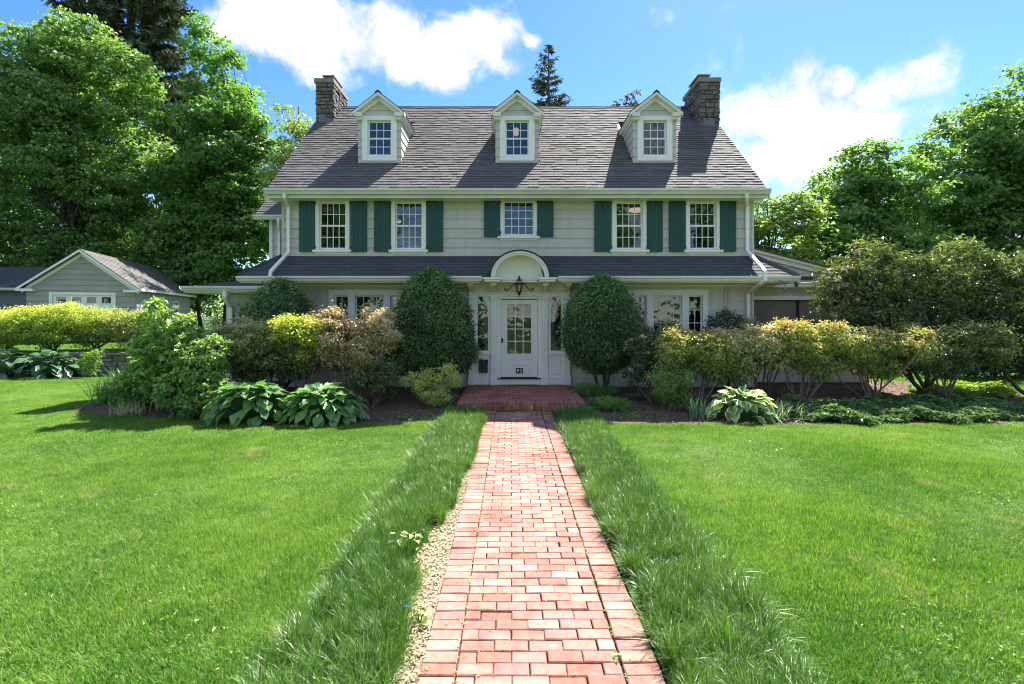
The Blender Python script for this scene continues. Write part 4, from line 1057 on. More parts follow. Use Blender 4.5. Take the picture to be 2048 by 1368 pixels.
# door frame
DZ0, DZ1, DWd = gz(754, FY), gz(599.5, FY), .958
ob('door_frame', MB().box(dxc - .59, dxc - DWd / 2, FY - .05, FY + .10, DZ0 - .02, DZ1 + .02).box(dxc + DWd / 2, dxc + .59, FY - .05, FY + .10, DZ0 - .02, DZ1 + .02).box(dxc - .59, dxc + .59, FY - .052, FY + .098, DZ1 + .021, 2.468), 'white', sur)
ob('threshold', MB().box(dxc - .59, dxc + .59, FY - .12, FY + .1, DZ0 - .045, DZ0 - .021), 'black', sur)
ob('riser', MB().box(dxc - .58, dxc + .58, FY - .08, FY + .09, .172, DZ0 - .046), 'white', sur)
door = ob('front_door', None, parent=house, loc=(dxc, FY, DZ0))
gx0, gx1, gz0_, gz1_ = gx(1014.7, FY), gx(1062, FY), gz(707, FY), gz(609, FY)
lf = MB(); y0, y1 = FY + .0, FY + .045; x0, x1 = dxc - DWd / 2 + .004, dxc + DWd / 2 - .004
lf.box(x0, gx0, y0, y1, DZ0, DZ1).box(gx1, x1, y0, y1, DZ0, DZ1).box(gx0, gx1, y0 + .0005, y1, DZ0, gz0_).box(gx0, gx1, y0 + .0005, y1, gz1_, DZ1)
ob('leaf', lf, 'white', door)
gr = MB(); iw, ih = gx1 - gx0, gz1_ - gz0_
for i in range(1, 3): gr.box(gx0 + iw * i / 3 - .011, gx0 + iw * i / 3 + .011, y0 + .008, y0 + .03, gz0_, gz1_)
for j in range(1, 4): gr.box(gx0, gx1, y0 + .009, y0 + .029, gz0_ + ih * j / 4 - .011, gz0_ + ih * j / 4 + .011)
ob('glazing_bars', gr, 'white', door)
for i in range(3):
    for j in range(4): ob('pane', pane_mesh(iw / 3 - .012, ih / 4 - .012), 'glass', door, (gx0 + iw * (i + .5) / 3, y0 + .02, gz0_ + ih * (j + .5) / 4))
pz0, pz1 = gz(728, FY), gz(717.5, FY); px0, px1 = gx(1014.5, FY), gx(1063.5, FY)
ob('panel_moulding', MB().box(px0, px1, y0 - .012, y0 - .0005, pz1 - .012, pz1).box(px0, px1, y0 - .012, y0 - .0005, pz0, pz0 + .012).box(px0, px0 + .012, y0 - .0125, y0 - .0005, pz0 + .012, pz1 - .012).box(px1 - .012, px1, y0 - .0125, y0 - .0005, pz0 + .012, pz1 - .012), 'white', door)
ob('kick_plate_moulding', MB().box(x0 + .02, x1 - .02, y0 - .01, y0 - .0005, DZ0 + .0, DZ0 + .02), 'white', door)
hx, hz = gx(1004.5, FY), gz(680, FY)
ob('handle', MB().box(hx - .018, hx + .018, y0 - .012, y0 - .0005, hz - .07, hz + .05).tube([(hx, y0 - .012, hz + .01), (hx, y0 - .06, hz + .01)], .02, 8).lathe([(.0, -.03), (.028, -.02), (.028, .02), (0, .03)], (hx, y0 - .065, hz + .01), 10), 'black', door)
for z in (DZ0 + .25, DZ1 - .25): ob('hinge', MB().tube([(x1 + .006, y0 - .006, z - .05), (x1 + .006, y0 - .006, z + .05)], .008, 6), 'lead', door)
nx0, nx1, nz0, nz1 = gx(1031.8, FY), gx(1046, FY), gz(746.8, FY), gz(736, FY)
pl = ob('number_plate', MB().box(nx0, nx1, y0 - .010, y0 - .0005, nz0, nz1), 'plate', door)
for ch, fx in (('9', .28), ('2', .72)):
    cu = bpy.data.curves.new('digit', 'FONT'); cu.body = ch; cu.size = (nz1 - nz0) * 0.88; cu.align_x = 'CENTER'; cu.align_y = 'CENTER'; cu.extrude = .002; cu.offset = .0006
    tmp = bpy.data.objects.new('digit_curve', cu); dm_ = bpy.data.meshes.new_from_object(tmp); bpy.data.objects.remove(tmp)
    ob('digit', dm_, 'white', pl, (nx0 + (nx1 - nx0) * fx, y0 - .0125, (nz0 + nz1) / 2), (R(90), 0, 0))
X0, X1, Y0, Y1, Z0, Z1 = dxc - 1.28, dxc + 1.28, FY + .101, FY + 3.2, .1, 2.72
v = [(X0, Y0, Z0), (X1, Y0, Z0), (X1, Y1, Z0), (X0, Y1, Z0), (X0, Y0, Z1), (X1, Y0, Z1), (X1, Y1, Z1), (X0, Y1, Z1)]
ob('room_interior', MB().add(v, [(0, 1, 2, 3), (4, 5, 6, 7), (1, 2, 6, 5), (2, 3, 7, 6), (3, 0, 4, 7)]), 'room', door)

# wall lantern and mailbox: things of their own
ob('entablature_band', MB().box(arch_c - .452, arch_c + .452, FY - .485, FY - .032, 2.812, 2.868).box(arch_c - .452, arch_c + .452, FY - .505, FY - .0315, 2.8685, 2.924), 'cream', hood)
lc = at(1038.3, 573, FY - .64)
lan = thing('wall_lantern', 'black iron lantern on scrolled bracket arms under the arched hood', 'lantern', lc)
ob('lantern_roof', MB().lathe([(.118, .045), (.125, .055), (.085, .12), (.03, .20), (.022, .22), (.03, .235), (.012, .26), (.002, .285)], lc, 6), 'black', lan)
ob('lantern_glass', MB().lathe([(.052, -.13), (.088, .04)], lc, 6), 'amber', lan)
cg = MB()
for k in range(6):
    a = 2 * math.pi * k / 6; cg.tube([(lc[0] + .055 * math.cos(a), lc[1] + .055 * math.sin(a), lc[2] - .14), (lc[0] + .093 * math.cos(a), lc[1] + .093 * math.sin(a), lc[2] + .045)], .009, 4)
cg.lathe([(.062, -.145), (.065, -.125)], lc, 6); cg.lathe([(.05, -.146), (.035, -.18), (.045, -.195), (.015, -.215), (.012, -.24), (.002, -.26)], lc, 8)
ob('cage', cg, 'black', lan)
for sg in (-1, 1):
    pts = [(lc[0] + sg * .06, lc[1] + .02, lc[2] + .06), (lc[0] + sg * .12, lc[1] + .05, lc[2] + .07), (lc[0] + sg * .17, lc[1] + .08, lc[2] + .03), (lc[0] + sg * .23, lc[1] + .12, lc[2] - .05), (lc[0] + sg * .30, lc[1] + .15, lc[2] - .095)]
    for k in range(9):
        a = R(-90 + 40 * k); rr = .042 - .003 * k; pts.append((lc[0] + sg * (.335 + rr * math.cos(a)), lc[1] + .165, lc[2] - .062 + rr * math.sin(a)))
    ob('scroll_arm', MB().tube(pts, .011, 6), 'black', lan)
ob('back_mount', MB().tube([(lc[0], lc[1], lc[2] + .20), (lc[0], FY - .50, lc[2] + .20)], .012, 6), 'black', lan)
mx0, mx1, mz0, mz1 = gx(958.5, FY - .12), gx(975.5, FY - .12), gz(745, FY - .12), gz(719.5, FY - .12)
mb_ = thing('mailbox', 'black metal wall mailbox beside the front door', 'mailbox', ((mx0 + mx1) / 2, FY - .1, mz0))
ob('box', MB().box(mx0, mx1, FY - .15, FY - .042, mz0, mz1 - .04), 'mailbox', mb_, bevel=.006)
ob('lid', MB().prism([(FY - .165, mz1 - .055), (FY - .165, mz1 - .035), (FY - .10, mz1), (FY - .042, mz1), (FY - .042, mz1 - .038), (FY - .15, mz1 - .038)], 'x', mx0 - .008, mx1 + .008), 'mailbox', mb_)

# stoop
SX0, SX1, SY0, SZ = .21 - 1.331, .21 + 1.331, 10.59, .172
stoop = thing('stoop', 'low red brick stoop in front of the white door', 'stoop', (.21, SY0, 0))
ob('stoop_core', MB().box(SX0 + .012, SX1 - .012, SY0 + .012, FY - .02, -.1, SZ - .006), 'stoop_mortar', stoop)
hd = brick_mesh(.0905, .198, .06, .004).mesh('brick_header'); sd2 = brick_mesh(.198, .0905, .06, .004).mesh('brick_side'); st2 = brick_mesh(.1985, .0915, .05, .004).mesh('brick_field')
for me_ in (hd, sd2, st2): me_.materials.append(M['stoop'])
cnt = 0; nh = 27; pw = (SX1 - SX0 - .0) / nh; fld = MB(); fld_t = []
def stoop_brick(me_, mk, x, y, z=SZ):
    global cnt
    z += rng.normal() * .0012
    if cnt < 300: ob('brick', me_, None, stoop, (x, y, z), (rng.normal() * .003, rng.normal() * .003, rng.normal() * .004)); cnt += 1
    else:
        k = len(fld.f); fld.add([(a + x, b + y, c + z) for a, b, c in mk.v], mk.f); fld_t.extend([rng.uniform()] * (len(fld.f) - k))
for i in range(nh): stoop_brick(hd, brick_mesh(.0905, .198, .06, .004), SX0 + pw * (i + .5), SY0 + .10)
yy = SY0 + .205; r_ = 0
while yy + .09 < FY - .02:
    for xx in (SX0 + .1, SX1 - .1): stoop_brick(sd2, brick_mesh(.198, .0905, .06, .004), xx, yy + .047)
    x = SX0 + .205 - (.105 if r_ % 2 else 0)
    while x < SX1 - .206:
        a, b = max(x, SX0 + .205), min(x + .2035, SX1 - .206)
        if b - a > .05:
            if b - a > .19: stoop_brick(st2, brick_mesh(.1985, .0915, .05, .004), (a + b) / 2, yy + .047)
            else:
                mk = brick_mesh(b - a - .006, .0915, .05, .004); mm = mk.mesh('brick_part'); mm.materials.append(M['stoop']); stoop_brick(mm, mk, (a + b) / 2, yy + .047)
        x += .2075
    yy += .0975; r_ += 1
for i in range(nh):
    k = len(fld.f); fld.box(SX0 + pw * i + .004, SX0 + pw * (i + 1) - .004, SY0 + .002, SY0 + .05, -.03, SZ - .066); fld_t.extend([rng.uniform()] * (len(fld.f) - k))
for sx in (SX0 + .002, SX1 - .05):
    for i in range(14):
        k = len(fld.f); fld.box(sx, sx + .048, SY0 + .055 + .2 * i, SY0 + .247 + .2 * i, -.03, SZ - .066); fld_t.extend([rng.uniform()] * (len(fld.f) - k))
me_ = fld.mesh('remaining_bricks'); a = me_.attributes.new('t', 'FLOAT', 'FACE'); a.data.foreach_set('value', np.array(fld_t, dtype=np.float32))
ob('remaining_bricks', me_, 'stoop_t', stoop, kind='stuff')
for px_, w_, h_ in ((948, .06, .11), (1063, .035, .10), (1123.5, .05, .08), (1138, .02, .05)):
    xx = gx(px_, SY0); zt = SZ - .07
    pts = [(xx - w_ / 2, zt), (xx + w_ / 2, zt), (xx + w_ * .3, zt - h_ * .5), (xx + w_ * .12, zt - h_), (xx - w_ * .12, zt - h_ * .9), (xx - w_ * .25, zt - h_ * .4)]
    ob('lime_stain', MB().prism(pts, 'y', SY0 - .0012, SY0 + .01), 'lime', stoop)
o = ob('door_mat', MB().box(gx(1016, FY - .25), gx(1072, FY - .25), FY - .36, FY - .15, SZ + .002, SZ + .014), 'rubber'); tag(o, 'thin grey doormat at the foot of the front door', 'doormat')

# service cables on the wall
cab = thing('service_cable', 'grey twisted service cable running from the pent roof eave to the shrubs', 'cable', at(1592, 566, 12.5))
p0 = at(1592, 567, 12.5); p1 = at(1690, 556, 13.0); p2 = at(2300, 500, 13.9)
def sagline(a, b, s, n=14): return [tuple(np.array(a) + (np.array(b) - np.array(a)) * k / n + np.array([0, 0, -s * math.sin(math.pi * k / n)])) for k in range(n + 1)]
ob('strand', MB().tube(sagline(p0, p1, .02), .014, 5), 'alu', cab); ob('strand', MB().tube(sagline(p1, p2, .08), .010, 5), 'cable', cab)
ob('insulator', MB().tube([(p0[0] - .02, p0[1], p0[2] + .03), (p0[0] + .03, p0[1], p0[2] - .08)], .035, 7), 'black', cab)
ob('loop', MB().tube([at(1592, 572, 12.45), at(1581, 579, 12.4), at(1572, 578, 12.4), at(1570, 566, 12.5), at(1560, 561, 12.6)], .012, 5).tube([at(1572, 578, 12.4), at(1569, 580, 12.4), at(1566, 578, 12.4)], .03, 6).tube([at(1560, 561, 12.6), at(1550, 571, 12.6), at(1548, 566, 12.7), at(1520, 566, 13.0)], .009, 5), 'cable', cab)
for px_, lab in ((1448.5, 'thin conduit on the grey siding, farther from the downspout'), (1457, 'thin conduit on the grey siding, nearer to the downspout')):
    o = ob('wall_conduit', MB().tube([at(px_ + 16, 566, FY - .06), at(px_ + 5, 570, FY - .045), at(px_, 582, FY - .045), at(px_, 650, FY - .045), (gx(px_, FY - .045), FY - .045, .15)], .014, 6), 'siding'); tag(o, lab, 'conduit')
for px_, lab in ((1222, 'short pale pipe standing in the mulch beside the round holly and stoop'),):
    o = ob('vent_pipe', MB().tube([(gx(px_, FY - .15), FY - .15, .05), (gx(px_, FY - .15), FY - .15, .38)], .014, 7).box(gx(px_, FY) - .02, gx(px_, FY) + .02, FY - .17, FY - .13, .38, .41), 'siding'); tag(o, lab, 'pipe')

# ---- small rear wing beside the left gable (two storeys)
wy = 15.9
rw = ob('rear_wing', MB().box(-7.42, -5.98, wy + .03, 19.8, 0.0, 4.97), 'siding', house)
clapboards(rw, -7.45, -5.98, 0.1, 4.95, front(wy + .03), .25)
ob('corner_board', MB().box(-7.5, -7.40, wy - .02, wy + .03, .1, 4.95), 'white', rw)
sly = .88
dk2 = MB().add([(-7.75, wy - .4, 4.98), (-5.98, wy - .4, 4.98), (-5.98, wy + 2.1, 4.98 + 2.5 * sly), (-7.75, wy + 2.1, 4.98 + 2.5 * sly), (-7.75, wy - .4, 4.9), (-5.98, wy - .4, 4.9), (-5.98, wy + 2.1, 4.9 + 2.5 * sly), (-7.75, wy + 2.1, 4.9 + 2.5 * sly)], [(0, 1, 2, 3), (4, 7, 6, 5), (0, 3, 7, 4), (0, 4, 5, 1), (2, 6, 7, 3)])
ob('wing_roof', dk2, 'dark_metal', rw)
ls = math.hypot(1, sly); shingles('shingles', rw, 'shingle', (-7.77, wy - .42, 4.97), (1, 0, 0), (0, 1 / ls, sly / ls), 1.8, 2.5 * ls, .142, .3, 77)
gutter(rw, -7.78, -5.98, wy - .4, 5.0)
ob('downspout', MB().tube([(gx(556, wy - .5), wy - .46, 4.9), (gx(556, wy - .5), wy - .46, 4.8), (gx(560, wy), wy - .06, 4.55), (gx(560, wy), wy - .06, 2.0)], .04, square=(.08, .07)), 'white', rw)

# ---- low wing on the left
lw_y = 14.75; lx0 = -8.17; lwz = 2.62
lw = ob('side_wing', MB().box(lx0 + .03, HX0 - .02, lw_y + .03, 19, 0, lwz - .02), 'siding', house)
clapboards(lw, lx0, HX0, .1, lwz - .05, front(lw_y + .03), .25)
ob('corner_board', MB().box(lx0 - .03, lx0 + .06, lw_y - .012, lw_y + .04, .1, lwz), 'siding', lw)
ov = .62; ey = lw_y - ov; ex0 = lx0 - ov - .25
rzz = lwz + .13
ob('soffit', MB().box(ex0 + .04, HX0 - .02, ey + .03, 19.3, lwz - .02, lwz + .0), 'cream', lw)
ob('wing_roof', MB().add([(ex0, ey, rzz), (HX0 - .02, ey, rzz), (HX0 - .02, ey + 2.6, rzz + .62), (ex0 + 2.4, ey + 2.6, rzz + .62), (ex0, 19.3, rzz), (HX0 - .02, 19.3, rzz + .1)], [(0, 1, 2, 3), (0, 3, 4), (3, 2, 5, 4)]), 'dark_metal', lw)
ls2 = math.hypot(2.6, .62)
shingles('shingles', lw, 'darkshingle', (ex0, ey - .02, rzz), (1, 0, 0), (0, 2.6 / ls2, .62 / ls2), HX0 - ex0, ls2, .142, .3, 78, clip=lambda s: (2.4 * s / ls2, HX0 - ex0))
gutter(lw, ex0 - .02, HX0 - .1, ey, rzz + .03, h=.12); gutter(lw, ey, 19.2, ex0, rzz + .03, dirn='y', h=.12)
ob('fascia', MB().box(ex0 + .0, HX0 - .02, ey + .002, ey + .025, lwz - .01, rzz).box(ex0 + .002, ex0 + .025, ey + .03, 19.2, lwz - .01, rzz), 'gutter', lw)
gutter(lw, gx(467, 13.9), HX0 + .3, 13.98, gz(574.5, 13.9), h=.115)
ob('downspout', MB().tube([(gx(450, ey - .07), ey - .07, lwz + .02), (gx(450, ey - .07), ey - .07, lwz - .10), (gx(463, lw_y), lw_y - .06, lwz - .42), (gx(463, lw_y), lw_y - .06, .1)], .04, square=(.12, .09)), 'white', lw)

# ---- sunroom on the right
sy = 13.95; sx1 = 9.75; ztop = 3.82
sunr = ob('sunroom', MB().box(HX1 + .02, sx1 - .03, sy + .04, 18.0, .05, .98), 'siding', house)
def rz_(x): return ztop - (x - HX1) * (ztop - 2.90) / (9.95 - HX1)
clapboards(sunr, HX1, sx1, .16, 1.0, front(sy), .25)
ob('sunroom_foundation', MB().box(HX1 + .05, sx1 - .05, sy + .03, sy + .3, -.1, .155), 'wallstone', sunr)
ob('sill_rail', MB().box(HX1 + .02, sx1, sy - .05, sy + .06, 1.0, 1.07), 'white', sunr)
zt_, zb_ = gz(600, sy), 1.07
xs_ = [HX1 + .04, gx(1596, sy), gx(1690, sy), sx1 - .04]
for a, b in zip(xs_, xs_[1:]): ob('screen', MB().box(a + .02, b - .02, sy + .02, sy + .026, zb_, zt_), 'screen', sunr)
for x in xs_: ob('screen_post', MB().box(x - .035, x + .035, sy + .0, sy + .06, zb_, zt_), 'black', sunr)
ob('screen_head', MB().box(HX1 + .04, sx1, sy + .001, sy + .06, zt_ - .03, zt_), 'black', sunr)
ob('header_trim', MB().box(HX1 + .02, sx1, sy - .05, sy + .05, zt_, gz(592, sy)), 'white', sunr)
ob('header_wall', MB().box(HX1 + .01, sx1, sy - .01, sy + .05, gz(592, sy), gz(576, sy)), 'siding', sunr)
ob('soffit_band', MB().box(HX1 + .01, sx1 + .2, sy - .22, sy + .05, gz(575.5, sy), gz(560.5, sy)), 'cream', sunr)
ob('skirt_roof', MB().prism([(sy - .30, gz(560, sy)), (sy - .30, gz(558, sy)), (sy + .02, gz(552, sy)), (sy + .02, gz(560, sy))], 'x', HX1 + .02, sx1 + .35), 'dark_metal', sunr)
clapboards(sunr, HX1, sx1 + .2, gz(553, sy), ztop - .1, front(sy - .0), .25, lim=lambda z: (HX1, HX1 + (ztop - .10 - z) / (ztop - 2.90) * (9.95 - HX1)))
rk_ = MB().prism([(HX1, ztop - .02), (10.05, rz_(10.05) - .02), (10.05, rz_(10.05) - .16), (HX1, ztop - .19)], 'y', sy - .08, sy - .03)
rk_.prism([(HX1, ztop), (10.05, rz_(10.05)), (10.05, rz_(10.05) - .055), (HX1, ztop - .07)], 'y', sy - .16, sy - .081)
ob('rake_board', rk_, 'cream', sunr)
ob('sunroom_roof', MB().add([(HX1, sy - .2, ztop + .04), (10.15, sy - .2, rz_(10.15) + .04), (10.15, 18.2, rz_(10.15) + .04), (HX1, 18.2, ztop + .04), (HX1, sy - .2, ztop), (10.15, sy - .2, rz_(10.15)), (10.15, 18.2, rz_(10.15)), (HX1, 18.2, ztop)], [(0, 1, 2, 3), (7, 6, 5, 4), (0, 4, 5, 1), (1, 5, 6, 2), (2, 6, 7, 3)]), 'shingle', sunr)
X0, X1, Y0, Y1, Z0, Z1 = HX1 + .05, sx1 - .02, sy + .07, 17.9, .9, 2.6
v = [(X0, Y0, Z0), (X1, Y0, Z0), (X1, Y1, Z0), (X0, Y1, Z0), (X0, Y0, Z1), (X1, Y0, Z1), (X1, Y1, Z1), (X0, Y1, Z1)]
ob('room_interior', MB().add(v, [(0, 1, 2, 3), (4, 5, 6, 7), (1, 2, 6, 5), (2, 3, 7, 6), (3, 0, 4, 7)]), 'room', sunr)
# ------------------------------------------------------------ terrace, retaining wall, garage, neighbour
RWY = 16.95; TZ = .745
ob('terrace', MB().box(-40, -10.7, RWY + .28, 60, -.02, TZ - .02), 'turf', kind='structure')
rwall = thing('retaining_wall', 'low dry-stacked stone retaining wall below the azalea hedge', 'stone wall', (-13, RWY, 0))
ob('wall_core', MB().box(-24, -10.75, RWY + .06, RWY + .27, -.05, TZ - .05), 'mortar', rwall)
rng = np.random.default_rng(12)
stones(rwall, front(RWY + .04), -16.2, -10.75, -.02, TZ - .10, rng, .08, .16, .22, .55, 'wallstone', .06, .05)
z_ = TZ - .10; x = -16.2
while x < -10.9:
    w = rng.uniform(.4, .75); ob('coping_stone', MB().box(x + .01, min(x + w, -10.75) - .01, RWY - .04 + rng.normal() * .015, RWY + .3, z_ + .004, z_ + .085 + rng.normal() * .008), 'wallstone', rwall, bevel=.012); x += w
ob('wall_core_end', MB().box(-24, -16.25, RWY, RWY + .05, -.05, TZ - .02), 'wallstone', rwall)

# garage, gable end towards the lawn
GA = R(18)
gar = thing('garage', 'small grey gabled garage with white trim behind the azalea hedge', 'garage', (-17.64, 24.0, .80), GA)
GW, GD = 4.08, 9.0; ge = 2.40; gp = 4.18; ov = .26      # local: x from -GW..0, y from 0..GD
gwall = ob('wall', MB().box(-GW + .03, -.03, .03, GD, 0, ge - .02), 'garage_siding', gar, local=True)
gs = (gp - ge) / (GW / 2 + ov)
dx0, dx1, dzt = -GW + .95, -.85, 2.10
clapboards(gwall, -GW, 0, 0.05, gp - .12, front(0.02), .25, [(dx0, dx1, 0, dzt)], 'garage_siding', lim=lambda z: (-GW, 0) if z < ge else (-GW / 2 - (gp - .05 - z) / gs, -GW / 2 + (gp - .05 - z) / gs), local=True, thick=.045)
clapboards(gwall, 0, GD, 0.05, ge - .05, rightside(-.0), .25, [(1.6, 2.4, 1.0, 1.9), (5.6, 6.4, 1.0, 1.9)], 'garage_siding', local=True)
ob('gable_back', MB().prism([(-GW + .02, ge - .03), (-.02, ge - .03), (-GW / 2, gp - .1)], 'y', .03, .1), 'garage_siding', gar, local=True)
for sg, nm in ((-1, 0), (1, 1)):
    xe = -GW / 2 + sg * (GW / 2 + ov)
    v = [(-GW / 2, -ov, gp), (xe, -ov, ge), (xe, GD + .2, ge), (-GW / 2, GD + .2, gp)]
    ob('roof', MB().add(v + [(a, b, c - .06) for a, b, c in v], [(0, 1, 2, 3), (7, 6, 5, 4), (0, 4, 5, 1), (1, 5, 6, 2), (2, 6, 7, 3)]), 'dark_metal', gar, local=True)
    ob('rake_board', MB().prism([(-GW / 2, gp - .03), (xe, ge - .03), (xe, ge - .14), (-GW / 2, gp - .14)], 'y', -ov - .03, -ov), 'white', gar, local=True)
    ob('rake_trim', MB().prism([(-GW / 2, gp - .16), (xe - sg * .1, ge - .09), (xe - sg * .1, ge - .24), (-GW / 2, gp - .31)], 'y', -.06, -.01), 'white', gar, local=True)
    a, b = sorted((xe, xe - sg * .62))
    ob('eave_return', MB().box(a, b, -ov - .06, .0, ge - .16, ge - .05), 'white', gar, local=True)
lsl = math.hypot(GW / 2 + ov, gp - ge)
shingles('shingles', gar, 'shingle', (ov, -ov - .02, ge), (0, 1, 0), (-(GW / 2 + ov) / lsl, 0, (gp - ge) / lsl), GD + ov + .2, lsl, .142, .3, 91, local=True)
ob('gutter', MB().box(ov - .0, ov + .10, -ov, GD + .2, ge - .1, ge + .02), 'gutter', gar, local=True)
# overhead door with a row of lights
od = ob('overhead_door', MB().box(dx0 + .001, dx1 - .001, -.004, .028, 0, dzt - .002), 'white', gar, local=True)
ob('door_casing', MB().box(dx0 - .12, dx0, -.06, .02, 0, dzt + .12).box(dx1, dx1 + .12, -.06, .02, 0, dzt + .12).box(dx0, dx1, -.061, .019, dzt, dzt + .12), 'white', od, local=True)
nw = 4; pw_ = (dx1 - dx0) / nw
for i in range(nw):
    xc = dx0 + pw_ * (i + .5) + .03; ob('door_light', MB().box(xc - .17, xc + .17, -.012, -.008, 1.73, 2.01), 'glass', od, local=True); ob('light_backing', MB().box(xc - .17, xc + .17, -.0075, -.0045, 1.73, 2.01), 'black', od, local=True)
    ob('stile', MB().box(xc - .27, xc - .18, -.02, -.0045, 1.4, 2.08), 'white', od, local=True)
for ya, yb_ in ((1.6, 2.4), (5.6, 6.4)):
    f = MB().box(-.02, .05, ya - .08, ya, .95, 1.98).box(-.02, .05, yb_, yb_ + .08, .95, 1.98).box(-.02, .051, ya, yb_, 1.9, 1.98).box(-.02, .06, ya - .1, yb_ + .1, .92, 1.0)
    f.box(-.01, .02, (ya + yb_) / 2 - .015, (ya + yb_) / 2 + .015, 1.0, 1.9).box(-.011, .019, ya, yb_, 1.29, 1.31).box(-.011, .019, ya, yb_, 1.59, 1.61)
    wn_ = ob('window', f, 'white', gar, local=True)
    ob('pane', MB().box(-.006, -.001, ya, yb_, 1.0, 1.9), 'glass', wn_, local=True); ob('pane_backing', MB().box(-.04, -.03, ya, yb_, 1.0, 1.9), 'black', wn_, local=True)

nb = thing('neighbouring_shed', 'dark low building with blackish roof at the picture edge, next to the garage', 'shed', (-27, 25.5, TZ))
wl = ob('wall', MB().box(-38, -23.6, 25.6, 30, TZ - .1, 3.25), 'teal_siding', nb)
clapboards(wl, -38, -23.6, TZ, 3.25, front(25.6), .25, mat='teal_siding')
ob('roof', MB().prism([(25.2, 3.28), (27.8, 4.6), (30.4, 3.28), (30.4, 3.2), (25.2, 3.2)], 'x', -38.3, -23.3), 'darkshingle', nb)
gutter(nb, -38.3, -23.3, 25.2, 3.32)
# ------------------------------------------------------------ trees
def lobes_of(seed, c, r, n, **kw): return crown_lobes(np.random.default_rng(seed), c, r, n, **kw)
# two maples on the garage side
Y = 34.5; b = (gx(140, Y), Y, TZ)
tree('maple_tree', 'large spreading maple rising behind the garage, at the picture edge', b, lobes_of(1, (0, 0, 11.7), (7.9, 5.0, 11.4), 150, low=-0.98, k=(.12, .25)), 'maple', 1, 2100, .62, 36, .25, .21, .42, (0.3, 0, 17.5), 220, group='maples behind the garage', shell=(.6, 1.0), up=.9, jit=.5)
Y = 35.5; b = (gx(455, Y), Y, TZ)
tree('maple_tree', 'upright maple between the garage and the chimney with the square lid', b, lobes_of(2, (-.2, 0, 11.0), (4.4, 4.0, 9.8), 110, low=-0.95, k=(.14, .30)) + [(-1.5, 0, 19.6, 1.2, 1.2, 1.7), (-1.9, 0, 21.2, .6, .6, 1.1)], 'maple2', 2, 1350, .62, 36, .25, .21, .36, (0.0, 0, 17.5), 190, group='maples behind the garage', shell=(.6, 1.0), up=.9, jit=.5)
Y = 36.0; b = (gx(400, Y), Y, TZ)
tree('maple_tree', 'low spreading young maple hanging over the garage roof ridge', b, lobes_of(3, (0, -1.2, 5.0), (4.6, 2.4, 3.6), 54, low=-0.95, k=(.16, .30)), 'maple', 3, 640, .6, 38, .24, .2, .16, (0.0, 0, 6.6), 80, shell=(.55, 1.0), up=.9, jit=.5)
Y = 43.0; b = (gx(20, Y), Y, TZ)
tree('maple_tree', 'dark background maple behind the big spreading maple', b, lobes_of(4, (0, 0, 9.0), (10.0, 4.0, 8.8), 60, low=-0.98), 'maple2', 4, 480, 1.1, 36, .36, .3, .3, (0, 0, 12), 60, shell=(.5, 1.0))
Y = 44.0; b = (gx(330, Y), Y, 0)
tree('maple_tree', 'background maple filling the gap between the two garage maples', b, lobes_of(5, (0, 0, 8.5), (8.0, 4.0, 8.2), 56, low=-0.98), 'maple', 5, 430, 1.1, 36, .36, .3, .3, (0, 0, 11), 60, shell=(.5, 1.0))
Y = 33.0; b = (gx(600, Y), Y, 0)
tree('pale_tree', 'pale yellow-green loose tree directly behind the chimney with the square lid', b, lobes_of(6, (.1, 0, 9.6), (2.9, 2.6, 7.0), 44, low=-0.9, k=(.22, .36)), 'palegreen', 6, 330, .7, 36, .24, .17, .16, (0, 0, 15.4), 140, shell=(.5, 1.0), tmean=.5)
spruce('spruce_tree', 'tall dark spruce top above the garage maples', (gx(262, 50), 50, 0), 46.0, 8.5, 11, 34, .35, sparse=.8)
spruce('spruce_tree', 'slender spruce spire standing behind the roof ridge beside the middle dormer', (gx(1097, 40), 40, 0), 22.9, 4.4, 12, 30, .35, sparse=.6)
Y = 33.0; b = (gx(1248, Y), Y, 0)
tree('red_leaved_tree', 'top of a thin dark reddish tree just above the roof ridge', b, [(0, 0, 15.2, .9, .7, .5), (-.5, 0, 15.8, .4, .4, .35), (.65, 0, 15.9, .35, .4, .35), (0, 0, 13.4, 1.6, 1.2, 1.2)], 'redleaf', 13, 60, .4, 14, .3, .12, .1, (0, 0, 15.6), 30, jit=.8, droopT=-1.0)
# trees on the sunroom side
Y = 24.0; b = (gx(1545, Y), Y, 0)
tree('dogwood_tree', 'light yellow-green layered dogwood behind the sunroom roof', b, lobes_of(7, (-.1, 0, 4.6), (2.1, 2.0, 4.2), 26, low=-0.9, k=(.25, .42)), 'dogwood', 7, 330, .6, 40, .20, .15, .12, (-.3, 0, 7.4), 90, shell=(.5, 1.0), flat=.25, up=1.4, jit=.4, tmean=.55)
Y = 25.0; b = (gx(1745, Y), Y, 0)
tree('broadleaf_tree', 'rounded green tree behind the tall rhododendron, lower than its neighbour', b, lobes_of(8, (0, 0, 5.3), (3.9, 3.0, 5.2), 90, low=-0.95, k=(.14, .30)), 'maple', 8, 950, .52, 38, .20, .165, .22, (0, 0, 8.6), 110, shell=(.6, 1.0), up=.9, jit=.5, group='trees on the sunroom side')
Y = 27.0; b = (gx(1968, Y), Y, 0)
tree('broadleaf_tree', 'tall broad tree at the picture edge behind the rhododendrons', b, lobes_of(9, (.6, 0, 7.8), (5.2, 3.6, 6.8), 100, low=-0.92, k=(.13, .27)) + [(2.6, 0, 14.9, .9, .8, .8)], 'maple', 9, 1250, .55, 38, .215, .175, .28, (0, 0, 13), 140, shell=(.6, 1.0), up=.9, jit=.5, group='trees on the sunroom side')
Y = 38.0; b = (gx(1880, Y), Y, 0)
